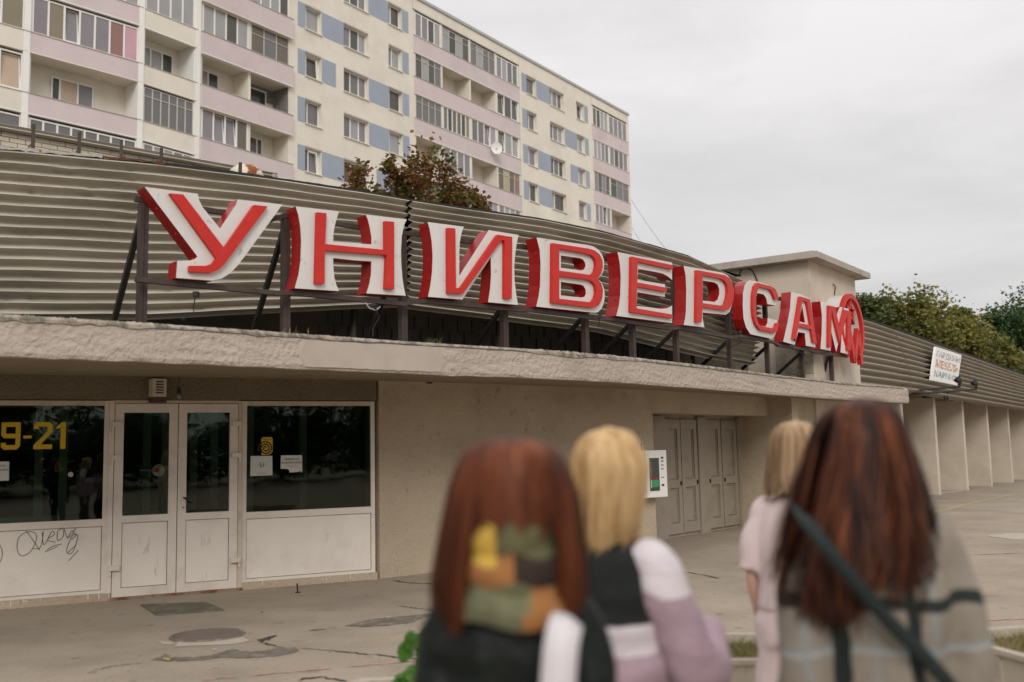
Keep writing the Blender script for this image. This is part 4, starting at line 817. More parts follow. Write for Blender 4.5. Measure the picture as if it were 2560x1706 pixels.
# ================================================================== round emblem on the tower
EC = at_plane(2127, 822, TC+TW[1]*.34, TW[1]); ER = .76
emb = thing('round_emblem', 'round red ring emblem with star and zigzag strokes on the tower side', 'emblem', tuple(EC-Zv*ER))
to3e = lambda u, n, z: tuple(EC+TW[0]*u+TW[1]*n+Zv*z)
circ = lambda r, a0=0, a1=2*math.pi, n=40: [(r*math.cos(a), r*math.sin(a)) for a in np.linspace(a0, a1, n)]
arc = circ(ER, rad(-58), rad(238), 48)+circ(ER*.86, rad(238), rad(-58), 48)
prism(arc, [], to3e, -.02, .06, 'ring', M['red'], emb)
drum = circ(ER*.97, rad(-50), rad(230), 44)+circ(ER*.80, rad(230), rad(-50), 44)
prism(drum, [], to3e, -.34, -.021, 'drum', M['letter_white'], emb)
bdisc = circ(ER*.79, rad(-48), rad(228), 40); prism(bdisc, [], to3e, -.33, -.25, 'backing', M['letter_white'], emb)
star = []; si = []
for k in range(10):
    a = rad(90+36*k); r_ = .32 if k % 2 == 0 else .13; star.append((r_*math.cos(a), .36+r_*math.sin(a))); si.append((r_*.62*math.cos(a), .36+r_*.62*math.sin(a)))
prism(star, [si], to3e, -.05, .04, 'star', M['red'], emb)
def band(pts, w_):
    L_ = []; R_ = []
    for i, p in enumerate(pts):
        q0 = np.array(pts[max(i-1, 0)]); q1 = np.array(pts[min(i+1, len(pts)-1)]); e = q1-q0; e = e/np.hypot(*e); nn = np.array([-e[1], e[0]])*w_/2; L_.append(tuple(np.array(p)+nn)); R_.append(tuple(np.array(p)-nn))
    return L_+R_[::-1]
for pts in ([(-.52, -.62), (-.26, .10)], [(-.26, .10), (.04, -.72)], [(.04, -.72), (.40, .0)], [(.40, .0), (.52, -.76)]):
    prism(band(pts, .16), [], to3e, -.04, .05, 'zigzag_stroke', M['red'], emb)
for a in (.0, 1.2, 2.6): MB().bar(to3e(.7*math.cos(a), -.34, .7*math.sin(a)), to3e(.7*math.cos(a), -.0, .7*math.sin(a)), .04, .04).build('standoff', M['dark'], emb)
MB().tube([to3e(.05, -.33, ER+.02), to3e(.05, -.30, ER+.2), to3e(-.03, -.32, ER+.26)], .012, 6).build('bracket', M['dark'], emb)
# ================================================================== text helper
def text(s, size, o, ax, m, parent=None, name='lettering', ext=.002, align='CENTER', sx=1.0, font_off=0.0):
    cu = bpy.data.curves.new(name, 'FONT'); cu.body = s; cu.size = size; cu.extrude = ext; cu.align_x = align; cu.align_y = 'CENTER'; cu.resolution_u = 3; cu.offset = font_off
    tmp = bpy.data.objects.new(name, cu); col.objects.link(tmp); dg = bpy.context.evaluated_depsgraph_get(); me = bpy.data.meshes.new_from_object(tmp.evaluated_get(dg)); bpy.data.objects.remove(tmp)
    o = np.asarray(o, float)
    me.transform(Matrix(((ax[0][0]*sx, ax[2][0], ax[1][0], o[0]), (ax[0][1]*sx, ax[2][1], ax[1][1], o[1]), (ax[0][2]*sx, ax[2][2], ax[1][2], o[2]), (0, 0, 0, 1))))
    me.materials.clear(); return link(name, me, m, parent)
def Q(u, n, z): return QA+QD*u+QN*n+Zv*z
GN = -.052
# opening hours, yellow vinyl block numerals
def strokes(name, polys, m, parent, n=GN):
    for i, p in enumerate(polys): prism(p, [], lambda u, nn, z: tuple(Q(u, nn, z)), n, n+.003, name, m, parent)
def numeral(pts, w_): return band(pts, w_)
w_ = .048
prism([(-.05, 2.01), (.14, 2.01), (.14, 1.75), (.105, 1.71), (-.02, 1.71), (-.05, 1.74), (-.05, 1.785), (-.003, 1.785), (-.003, 1.76), (.092, 1.76), (.092, 1.835), (-.02, 1.835), (-.05, 1.865)], [[(-.003, 1.96), (.092, 1.96), (.092, 1.885), (-.003, 1.885)]], lambda u, nn, z: tuple(Q(u, nn, z)), GN, GN+.003, 'hours_lettering', M['yellow'], win_l)
prism([(.17, 1.862), (.252, 1.862), (.252, 1.832), (.17, 1.832)], [], lambda u, nn, z: tuple(Q(u, nn, z)), GN, GN+.003, 'hours_lettering', M['yellow'], win_l)
prism([(.27, 1.935), (.27, 1.98), (.30, 2.01), (.435, 2.01), (.462, 1.98), (.462, 1.90), (.345, 1.762), (.462, 1.762), (.462, 1.71), (.272, 1.71), (.272, 1.755), (.41, 1.905), (.41, 1.96), (.322, 1.96), (.322, 1.935)], [], lambda u, nn, z: tuple(Q(u, nn, z)), GN, GN+.003, 'hours_lettering', M['yellow'], win_l)
prism([(.50, 1.955), (.50, 1.93), (.545, 1.945), (.545, 1.71), (.598, 1.71), (.598, 2.01), (.555, 2.01)], [], lambda u, nn, z: tuple(Q(u, nn, z)), GN, GN+.003, 'hours_lettering', M['yellow'], win_l)
def notice(u0, u1, z0, z1, label, lines, name='paper_notice', torn=False):
    pts = [(u0, z0), (u1, z0+.004), (u1-.003, z1), (u0+.004, z1+.003)]
    if torn: pts = [(u0, z0+.05), (u0+.08, z0+.045), (u0+.105, z0+.03), (u0+.11, z0), (u1-.05, z0+.004), (u1-.02, z0+.02), (u1-.015, z0), (u1, z0+.003), (u1-.002, z1), (u0+.003, z1+.003)]
    o = prism(pts, [], lambda u, nn, z: tuple(Q(u, nn, z)), GN+.001, GN+.003, name, M['paper'], None); tag(o, label, 'notice')
    for s, sz, u, z, mm in lines: text(s, sz, Q(u, GN+.0045, z), (QD, QN, Zv), mm, o, ext=.0004)
    return o
notice(2.66, 2.93, 1.34, 1.58, 'white printed notice with a handwritten style Li logo on the window beside the doors', [('Li', .085, 2.80, 1.475, M['ink']), ('Li kitchen', .030, 2.795, 1.372, M['grey_ink']), ('K I T C H E N', .014, 2.80, 1.472, M['grey_ink'])])
notice(3.03, 3.30, 1.37, 1.58, 'torn white job notice on the window right of the spiral sticker', [('Требуются', .036, 3.165, 1.535, M['ink']), ('продавец, повар', .032, 3.165, 1.493, M['ink']), ('(тел. 8 …)', .024, 3.165, 1.452, M['grey_ink'])], torn=True)
notice(-.23, .04, 1.37, 1.58, 'white job notice on the window below the yellow opening hours', [('Требуются', .036, -.095, 1.535, M['ink']), ('продавец, повар', .032, -.095, 1.493, M['ink']), ('(тел. 8 …)', .024, -.095, 1.452, M['grey_ink'])])
# yellow spiral sticker
st = prism([(2.795, 1.60), (2.80, 1.59), (2.90, 1.60), (2.93, 1.63), (2.93, 1.79), (2.915, 1.81), (2.81, 1.81), (2.79, 1.79)], [], lambda u, nn, z: tuple(Q(u, nn, z)), GN+.001, GN+.003, 'window_sticker', M['yellow'], None)
tag(st, 'yellow window sticker with a black spiral above the Li notice', 'sticker')
sp_ = [(2.845+.012*(1+a*.42)*math.cos(a)*.95, 1.675+.012*(1+a*.42)*math.sin(a)*.95) for a in np.linspace(.5, 16.2, 90)]
prism(band(sp_, .017), [], lambda u, nn, z: tuple(Q(u, nn, z)), GN+.004, GN+.005, 'spiral', M['black'], st)
text('Яндекс Еда', .022, Q(2.86, GN+.0045, 1.785), (QD, QN, Zv), M['ink'], st, ext=.0004)
def disc_sticker(u, z, r_, m, label, n=GN+.001):
    o = prism([(u+r_*math.cos(a), z+r_*math.sin(a)) for a in np.linspace(0, 2*math.pi, 28, endpoint=False)], [], lambda uu, nn, zz: tuple(Q(uu, nn, zz)), n, n+.002, 'round_sticker', m, None); return tag(o, label, 'sticker')
DN = -.043
s1 = disc_sticker(1.6, 1.44, .07, M['paper'], 'round white sticker with bread picture on the left door glass', DN)
for (u, z, a, b2, c) in ((1.575, 1.445, .04, .026, (.25, .07, .03)), (1.63, 1.44, .032, .03, (.36, .2, .11))): prism([(u+a*math.cos(t_), z+b2*math.sin(t_)) for t_ in np.linspace(0, 2*math.pi, 20, endpoint=False)], [], lambda uu, nn, zz: tuple(Q(uu, nn, zz)), DN+.003, DN+.004, 'bread_print', mat('bread_print', c, .9, .2, 40), s1)
MB().box(Q(1.6, DN+.0022, 1.487), QX, (-.035, 0, -.004), (.035, .0008, .004)).build('small_print', M['grey_ink'], s1)
s2 = disc_sticker(1.45, 1.44, .065, mat('dark_teal_vinyl', (.015, .035, .035), .5, .1), 'round dark teal sticker with white dots on the left door glass', DN)
for k in range(4): prism([(1.41+k*.027+.008*math.cos(t_), 1.445+.005*math.sin(t_)) for t_ in np.linspace(0, 6.28, 8, endpoint=False)], [], lambda uu, nn, zz: tuple(Q(uu, nn, zz)), DN+.003, DN+.004, 'dot_print', M['paper'], s2)
disc_sticker(.66, 1.42, .028, mat('pinkish_vinyl', (.5, .40, .37), .6, .05), 'small plain round sticker low on the window with opening hours')
# graffiti tags on the lower panels (thin marker lines)
def graffiti(u0, z0, polys, su, sz, wd, parent, n=-.0345):
    for pl in polys:
        pts = catmull([(u0+x*su, z0-y*sz) for x, y in pl], 6) if len(pl) > 2 else [np.array((u0+x*su, z0-y*sz)) for x, y in pl]
        prism(band([tuple(p) for p in pts], wd), [], lambda u, nn, z: tuple(Q(u, nn, z)), n, n+.0015, 'graffiti_line', M['ink'], parent)
kk = .62/345
polys = [[(95, 1150), (105, 1105), (150, 1080), (195, 1090), (198, 1130), (170, 1180), (130, 1198), (105, 1185), (95, 1150)], [(140, 1070), (180, 1120), (222, 1175)], [(180, 1165), (225, 1160), (240, 1080)], [(232, 1085), (245, 1150), (285, 1085), (300, 1100), (262, 1125), (310, 1140)], [(318, 1085), (345, 1072), (352, 1110), (320, 1130), (318, 1085)], [(352, 1065), (380, 1120), (432, 1060)], [(375, 1125), (400, 1085), (425, 1110)],
         [(430, 1105), (405, 1110), (375, 1170), (380, 1200), (410, 1190), (436, 1110), (400, 1130)], [(250, 1187), (290, 1160), (345, 1150)], [(265, 1182), (320, 1160)], [(375, 1200), (425, 1160)], [(385, 1238), (440, 1185)]]
graffiti(.14, .85, [[(x-95, y-1060) for x, y in p] for p in polys], kk, .39/180, .006, win_l)
graffiti(-.08, .70, [[(0, 0), (30, 10), (45, 60), (20, 110), (-10, 120)], [(-20, 160), (30, 165)], [(10, 130), (5, 230)], [(-5, 200), (20, 260)]], kk, .39/180, .006, win_l)
scuff = mat('grey_scuff', (.60, .565, .52), .8, .15, 30)
for par, u0_, z0_, ln in ((dl, 1.40, .7, 5), (dr, 2.08, .72, 5), (dl, 1.55, .45, 4), (dr, 2.05, .25, 4), (win_r, 3.5, .7, 5)):
    for k in range(ln):
        x = u0_+rng.uniform(0, .14); z = z0_-rng.uniform(0, .14); prism(band([(x, z), (x+rng.uniform(-.02, .02), z-.05), (x+rng.uniform(-.03, .03), z-.09)], .006), [], lambda u, nn, zz: tuple(Q(u, nn, zz)), -.0195 if par in (dl, dr) else -.0345, -.018 if par in (dl, dr) else -.033, 'scuff', scuff, par)
# wall loudspeaker over the door, bulb on a wire
SO = Q(1.545, 0, 0)
spk = thing('wall_speaker', 'yellowed slatted loudspeaker box hung above the double doors', 'speaker', tuple(Q(1.545, .08, 2.27)))
SX = (QD*.97-QN*.24, QN*.97+QD*.24, Zv)
MB().box(SO, SX, (-.08, .0, 2.29), (.08, .13, 2.50)).build('case', M['old_frame'], spk); MB().box(SO, SX, (-.085, .005, 2.225), (.085, .13, 2.288)).build('base_tray', mat('maroon_plastic', (.10, .04, .035), .6, .1), spk)
for k in range(5): MB().box(SO, SX, (-.045, .1301, 2.33+k*.032), (.045, .134, 2.345+k*.032)).build('slot', M['dark'], spk)
bulb = thing('hanging_bulb', 'bare light bulb hanging on a wire above the double doors', 'bulb', tuple(Q(1.79, .12, 2.24)))
bp = Q(1.79, .12, 0)
MB().tube([bp+Zv*2.56, bp+Zv*2.50+QD*.006, bp+Zv*2.40], .004, 5).build('wire', M['black'], bulb); MB().tube([bp+Zv*2.405, bp+Zv*2.39, bp+Zv*2.33], [.012, .02, .022], 10).build('socket', M['black'], bulb)
MB().tube([bp+Zv*2.335, bp+Zv*2.31, bp+Zv*2.28, bp+Zv*2.26, bp+Zv*2.25], [.014, .022, .031, .022, .004], 12).build('glass', glass_mat('bulb_glass', (.75, .75, .7), boost=.1), bulb, smooth=True)
# white cabinet on the wall corner
WD = np.array([2.24+1.74, 16.09-12.89, 0]); WD /= np.linalg.norm(WD); WN = np.array([WD[1], -WD[0], 0])
CBp = at_plane(1626, 1185, np.array([2.24, 16.09, 0])+WN*.01, WN); CBp = np.array([CBp[0], CBp[1], 0])
cbx = thing('wall_cabinet', 'white metal vending cabinet with dark screen on the wall corner by the old doors', 'cabinet', tuple(CBp+Zv*.72))
KX = (WD*.995, WN, Zv); zl, zh = at_plane(1650, 1243, CBp+WN*.17, WN)[2], at_plane(1650, 1126, CBp+WN*.17, WN)[2]
MB().box(CBp, KX, (-.34, -.0, zl), (.20, .17, zh)).build('case', M['pvc'], cbx)
MB().box(CBp, KX, (-.20, .17, zl+.10), (-.02+.04, .176, zh-.12)).build('screen', PANE_DARK, cbx)
MB().box(CBp, KX, (-.165, .1765, zl+.16), (-.005, .178, zl+.27)).build('green_sticker', mat('green_print', (.06, .30, .12), .7, .1, 30), cbx); MB().box(CBp, KX, (-.185, .1765, zl+.15), (-.168, .1785, zl+.27)).build('white_sticker', M['paper'], cbx); MB().box(CBp, KX, (-.2, .1762, zl+.28), (.02, .177, zl+.30)).build('red_strip', M['red_side'], cbx)
for z, hh, mm in ((.60, .03, mat('blue_label', (.05, .07, .25), .6, .1)), (.55, .025, M['grey_ink']), (.49, .02, M['grey_ink']), (.43, .02, M['grey_ink']), (.30, .012, M['ink']), (.17, .03, M['ink'])): MB().box(CBp, KX, (.07, .1705, zl+z), (.13, .173, zl+z+hh)).build('label_print', mm, cbx)
MB().box(CBp, KX, (-.30, .171, zl+.02), (-.29, .174, zh-.02)).build('door_gap', M['grey_ink'], cbx); MB().tube([CBp+WD*-.25+WN*.06+Zv*zh, CBp+WD*-.25+WN*.06+Zv*(zh+.12)], [.03, .012], 8).build('aerial', M['black'], cbx)
pp = at_plane(1601, 1089, np.array([2.24, 16.09, 0])+WN*.003, WN); o = MB().box(pp, KX, (-.03, 0, -.045), (.03, .004, .045)).build('wall_plate', M['patch']); tag(o, 'small pale plate fixed to the plaster wall above the cabinet', 'plate')
# furniture sign on the wing
def rw(px, py): p = at_plane(px, py, FP+FN*.62, FN); return (p-FP) @ FD, p[2]
c = [rw(2340, 867), rw(2404, 888), rw(2393, 964), rw(2328, 951)]
sgn = thing('furniture_sign', 'white sign board with peeling orange and blue lettering on the corrugated wing', 'sign', tuple(FP+FD*c[3][0]+FN*.6+Zv*c[3][1]))
to3w = lambda u, n, z: tuple(FP+FD*u+FN*n+Zv*z)
prism(c, [], to3w, .56, .62, 'board', M['pvc'], sgn)
uu = (c[0][0]+c[1][0])/2; ul = c[1][0]-c[0][0]
mid_u = lambda v: ((c[0][0]*(1-v)+c[3][0]*v)+(c[1][0]*(1-v)+c[2][0]*v))/2; mid_z = lambda v: ((c[0][1]*(1-v)+c[3][1]*v)+(c[1][1]*(1-v)+c[2][1]*v))/2
sgx = (np.array(to3w(c[1][0], 0, c[1][1]))-np.array(to3w(c[0][0], 0, c[0][1]))); Lg = np.linalg.norm(sgx); sgx /= Lg
sgz = np.array(to3w(c[0][0], 0, c[0][1]))-np.array(to3w(c[3][0], 0, c[3][1])); sgz /= np.linalg.norm(sgz)
hh_ = abs(c[0][1]-c[3][1])
for v, s_, cc_, sz in ((.20, 'ГАРДИНЫ', (.45, .45, .50), .26), (.50, 'МЕБЕЛЬ', (.52, .27, .15), .36), (.80, 'КАРНИЗ', (.30, .37, .46), .27)):
    n_ch = len(s_); text(s_, hh_*sz, to3w(mid_u(v), .625, mid_z(v)), (sgx, FN, sgz), mat('sign_print', cc_, .8, .35, 14, c2=(.68, .66, .63), c2_scale=7, c2_lo=.48, c2_hi=.6), sgn, sx=Lg*.88/(n_ch*hh_*sz*.70), ext=.004, font_off=.01)
for i, (px, py, x0, y0) in enumerate(((2399, 958, 2296, 975), (2440, 965, 2296, 984))):
    e1 = at_plane(px, py, FP+FN*1.3, FN); e0 = at_plane(x0-40, y0+4, FP+FN*.2, FN)
    fl = thing('floodlight', ['small grey floodlight on a long arm under the furniture sign', 'small grey floodlight on the longer arm right of the furniture sign'][i], 'floodlight', tuple(e1), 'floodlights on arms'); 
    MB().tube([e0, e1-Zv*.10, e1-Zv*.02], .03, 6).build('arm', M['dark'], fl); q = MB(); q.tube([e1+FN*.05+Zv*.02, e1+Zv*.05, e1-FN*.07+Zv*.13], [.05, .08, .11], 8); q.box(e1, (FD, FN, Zv), (-.07, -.02, -.04), (.07, .02, .06)); q.build('housing', M['dark'], fl); MB().box(e1-FN*.085+Zv*.13, (FD, FN, Zv), (-.06, -.004, -.05), (.06, .0, .05)).build('lens', PANE_DARK, fl)
a = rl(2364, 975, .4); MB().tube([a+FD*.35*math.cos(t_)*.6+Zv*(.26*math.sin(t_)-.08) for t_ in np.linspace(0, 6.28, 20)], .025, 6).build('cable_loop', M['black'], wing)
# ================================================================== vegetation
def leaf_mat(name, cs, rough=.6):
    m = bpy.data.materials.new(name); m.use_nodes = True; t = m.node_tree; N = t.nodes; p = N['Principled BSDF']; p.inputs['Roughness'].default_value = rough; p.inputs['Specular IOR Level'].default_value = .25
    g_ = N.new('ShaderNodeNewGeometry'); tcn = N.new('ShaderNodeTexCoord'); nz_ = N.new('ShaderNodeTexNoise'); nz_.inputs['Scale'].default_value = .9; nz_.inputs['Detail'].default_value = 3; t.links.new(tcn.outputs['Object'], nz_.inputs[0])
    f = nmath(t, 'ADD', nmath(t, 'MULTIPLY', g_.outputs['Random Per Island'], .45), nmath(t, 'MULTIPLY', nmath(t, 'SUBTRACT', nz_.outputs[0], .5), 1.6)); f = nmath(t, 'ADD', f, .27)
    cr = N.new('ShaderNodeValToRGB'); cr.color_ramp.elements[0].color = (*cs[0], 1); cr.color_ramp.elements[1].color = (*cs[-1], 1)
    for i, c_ in enumerate(cs[1:-1]): e_ = cr.color_ramp.elements.new((i+1)/(len(cs)-1)); e_.color = (*c_, 1)
    t.links.new(f, cr.inputs[0]); t.links.new(cr.outputs[0], p.inputs['Base Color'])
    tr = N.new('ShaderNodeBsdfTranslucent'); t.links.new(cr.outputs[0], tr.inputs[0]); mx_ = N.new('ShaderNodeMixShader'); mx_.inputs[0].default_value = .3; o = N['Material Output']
    t.links.new(p.outputs[0], mx_.inputs[1]); t.links.new(tr.outputs[0], mx_.inputs[2]); t.links.new(mx_.outputs[0], o.inputs[0]); return m
M['bark'] = mat('bark', (.10, .08, .06), .95, .25, 8, bump=.6, bscale=30)
def leaf_mesh(pts, size, name, m, parent, up=.35):
    n = len(pts); c = np.asarray(pts); d = rng.normal(0, 1, (n, 3)); d[:, 2] = np.abs(d[:, 2])*.6-.4; d /= np.linalg.norm(d, axis=1)[:, None]
    nrm = rng.normal(0, 1, (n, 3)); nrm[:, 2] += up*2; x = np.cross(d, nrm); x /= (np.linalg.norm(x, axis=1)[:, None]+1e-9); s = size*rng.uniform(.6, 1.3, (n, 1))
    v = np.stack([c, c+d*s*.5+x*s*.38, c+d*s, c+d*s*.5-x*s*.38], 1).reshape(-1, 3)
    me = bpy.data.meshes.new(name); me.vertices.add(4*n); me.vertices.foreach_set('co', v.ravel()); me.loops.add(4*n); me.loops.foreach_set('vertex_index', np.arange(4*n)); me.polygons.add(n); me.polygons.foreach_set('loop_start', np.arange(0, 4*n, 4)); me.polygons.foreach_set('loop_total', np.full(n, 4)); me.update(calc_edges=True)
    return link(name, me, m, parent)
def tree(base, H_, crown_c, crown_r, nclump, nleaf, lsize, m, label, name='tree', group=None, trunk_r=.16, nlimb=9, spiky=0.0):
    base = np.array(base, float); t = thing(name, label, 'tree', tuple(base), group); cc_ = np.array(crown_c, float); cr_ = np.array(crown_r, float)
    tb = MB(); top = cc_+np.array([0, 0, cr_[2]*.55]); tb.tube([base, base+(top-base)*.35+np.array([.08, .05, 0]), base+(top-base)*.7, top], [trunk_r, trunk_r*.75, trunk_r*.45, trunk_r*.12], 9)
    clumps = []
    for k in range(nclump):
        v = rng.normal(0, 1, 3); v /= np.linalg.norm(v); r_ = rng.uniform(.45, 1.0)**.6; v = v*r_; v[2] = v[2]*(1 if v[2] > 0 else .75); clumps.append(cc_+v*cr_*(1+spiky*rng.uniform(0, .35)*(v[2] > .2)))
    for k in range(nlimb):
        e = clumps[k % len(clumps)]; s = base+(top-base)*rng.uniform(.3, .75); tb.tube([s, s+(e-s)*.5+np.array([0, 0, .2]), e], [trunk_r*.35, trunk_r*.2, trunk_r*.06], 6)
    tb.build('trunk', M['bark'], t, smooth=True)
    pts = []
    for c_ in clumps:
        k = nleaf//nclump; s = cr_.mean()*rng.uniform(.16, .32); q = rng.normal(0, 1, (k, 3)); q *= s*np.array([1, 1, .85 + spiky])*.62; pts.append(c_+q)
    crown = leaf_mesh(np.concatenate(pts), lsize, 'crown', m, t); tag(crown, kind='stuff'); return t
LM = leaf_mat('maple_leaves', [(.055, .075, .018), (.10, .115, .028), (.17, .12, .035), (.22, .085, .03), (.17, .05, .025)])
LG = leaf_mat('olive_leaves', [(.07, .085, .025), (.14, .15, .04), (.23, .21, .055), (.34, .27, .075)])
LGR = leaf_mat('green_leaves', [(.045, .07, .025), (.085, .115, .04), (.13, .16, .055), (.18, .19, .07)])
LD = leaf_mat('dark_green_leaves', [(.025, .05, .02), (.05, .09, .03), (.08, .13, .045), (.11, .16, .055)])
def tz(px, py, Y): return at_y(px, py, Y)
# maple behind the roof: several leaders
for i, (px, py, Y, rx, rz, lab) in enumerate(((905, 500, 24, .42, 1.0, 'slender leader of the reddening maple left of the bushier one behind the roof'), (985, 505, 24.5, .55, .95, 'slim middle maple leader with reddish tip behind the roof'), (1075, 490, 25, .95, .95, 'bushy reddish brown maple crown behind the roof edge'), (1165, 535, 25.5, .6, .45, 'low maple branch spray right of the bushy maple crown'))):
    c_ = tz(px, py, Y); tree((c_[0], c_[1], 0), c_[2], c_, (rx, rx, rz), 16 if rx < .7 else 26, 1500 if rx < .7 else 3000, .13, LM, lab, 'maple_tree', None, .10, 6, .5)
far = [(2172, 812, 46, 1.2, 1.25, LGR, 'green tree top just right of the tower', 9000), (2262, 838, 47, 2.3, 1.75, LG, 'broad olive tree behind the corrugated wing nearest the tower', 16000), (2345, 878, 49, 2.1, 1.4, LG, 'olive tree in the middle of the row behind the wing', 13000), (2415, 910, 51, 2.2, 1.4, LG, 'yellowing tree behind the wing past the furniture sign', 13000), (2478, 938, 53, 2.0, 1.5, LG, 'golden olive tree low behind the wing roof', 12000), (2402, 815, 58, .75, 1.0, LGR, 'pointed dark green tree in front of the far pale block', 6000), (2535, 875, 60, 2.4, 2.2, LD, 'tall dark green tree at the end of the wing', 16000), (2610, 860, 62, 3.4, 3.4, LD, 'tall dark tree past the end of the wing roof', 10000), (2475, 840, 63, 1.2, 1.1, LGR, 'thin pale tree top between the far block and the dark trees', 2500)]
for (px, py, Y, rx, rz, m_, lab, nl) in far:
    c_ = tz(px, py, Y); tree((c_[0], c_[1], 0), c_[2], c_, (rx, rx, rz), 46, nl, .20, m_, lab, 'background_tree', 'trees behind the wing', .2, 10, .25)
# hedge-like fill of lower crowns behind the wing
# pale far block
fb = thing('far_block', 'pale flat roofed block far behind the trees', 'building', tuple(X2(at_y(2400, 820, 95))))
o_ = X2(at_y(2330, 790, 90)); ax_ = frame(rad(42)); zt_ = at_y(2330, 780, 90)[2]
MB().box(o_, ax_, (0, -10, 0), (16, 0, zt_)).build('wall', M['cream'], fb); MB().box(o_, ax_, (-.1, -10, zt_), (16.2, .15, zt_+.25)).build('roof', M['concrete'], fb)
o2 = X2(at_y(2428, 800, 102)); zt2 = at_y(2428, 791, 102)[2]
MB().box(o2, frame(rad(40)), (0, -8, 0), (4, 0, zt2)).build('wall', M['cream'], fb); MB().box(o2, frame(rad(40)), (-.1, -8, zt2), (4.1, .12, zt2+.25)).build('roof', M['concrete'], fb)
hdg = []
for x_ in np.arange(-28, 46, .5): hdg.append(np.c_[rng.uniform(x_, x_+.5, 420), -21.5+rng.normal(0, .7, 420), rng.uniform(.05, 1, 420)**.7*(3.0+.6*math.sin(x_*.9))])
hd_ = leaf_mesh(np.concatenate(hdg), .22, 'reflection_hedge', LD, None); tag(hd_, 'long dense hedge added across the street to darken the shop glass', 'hedge')  # added out of view; hides the horizon and darkens the glass reflections
# trees and a block across the street, seen only mirrored in the shop glass
ordn = ['first', 'second', 'third', 'fourth', 'fifth', 'sixth', 'seventh', 'eighth', 'last']
for i, (x, y, h_) in enumerate(((-24, -22, 6.5), (-17, -24, 7), (-10, -23, 6), (-3, -25, 7.5), (4, -24, 6.5), (11, -25, 6), (19, -26, 5), (28, -24, 7), (36, -22, 6.5))):
    tree((x, y, 0), h_, (x, y, h_*.5), (3.2, 2.6, h_*.5), 44, 7000, .34, LD, 'dark leafy street tree mirrored in the shop glass, '+ordn[i]+' of its row', 'street_tree', 'trees across the street', .2, 8)
rb = thing('opposite_block', 'pale apartment block across the street mirrored in the shop glass', 'building', (24, -60, 0)); MB().box((18, -60, 0), (np.array([1., 0, 0]), np.array([0, 1., 0]), Zv), (0, -12, 0), (14, 0, 26)).build('wall', M['cream'], rb)
for k in range(8):
    for j in range(5): MB().box((18, -60, 0), (np.array([1., 0, 0]), np.array([0, 1., 0]), Zv), (1+j*2.6, .01, 1.5+k*3), (2.4+j*2.6, .06, 3+k*3)).build('window', PANE_DARK, rb)
# grass tufts on the canopy
def tuft(p, n, hgt, spread, m, label, name='grass_tuft', kind=None, cat='grass'):
    b = MB(); p = np.array(p, float)
    for k in range(n):
        o = p+np.array([rng.normal(0, spread), rng.normal(0, spread*.6), -.02]); L = hgt*rng.uniform(.5, 1.1); d = np.array([rng.normal(0, .3), rng.normal(0, .3), 1.]); x = np.array([rng.normal(), rng.normal(), 0]); x /= np.linalg.norm(x)+1e-6; wd = .006
        b.add([o-x*wd, o+x*wd, o+d*L*.55+x*wd*.8, o+d*L*.55-x*wd*.8, o+d*L*.9+np.array([d[0], d[1], -.2])*L*.35], [(0, 1, 2, 3), (3, 2, 4)])
    o = b.build(name, m); return tag(o, label, cat, kind='stuff')
GM = leaf_mat('grass_blades', [(.07, .11, .03), (.12, .16, .05), (.20, .21, .09)])
GDRY = leaf_mat('dry_grass', [(.13, .12, .05), (.24, .20, .10), (.30, .26, .15)])
for px, n, hg, sp2, m_, lab in ((1082, 40, .13, .05, GM, 'green grass tuft growing on the canopy edge below the letter И'), (745, 10, .16, .09, GDRY, 'sparse dry grass blades on the canopy edge by the second post'), (1840, 14, .12, .06, GDRY, 'dry grass tuft on the canopy edge below the letter С'), (1716, 8, .14, .04, GM, 'thin weed on the canopy edge below the letter Р'), (2055, 7, .14, .05, GDRY, 'thin dry stalks on the canopy edge near the sign end')):
    y = np.interp(px, [0, 1044, 1687, 2058], [797.5, 859.5, 904, 942]); q = hit_curve(px, y, offset(CC, -.12)); q[2] = 2.785; tuft(q, n, hg, sp2, m_, lab)
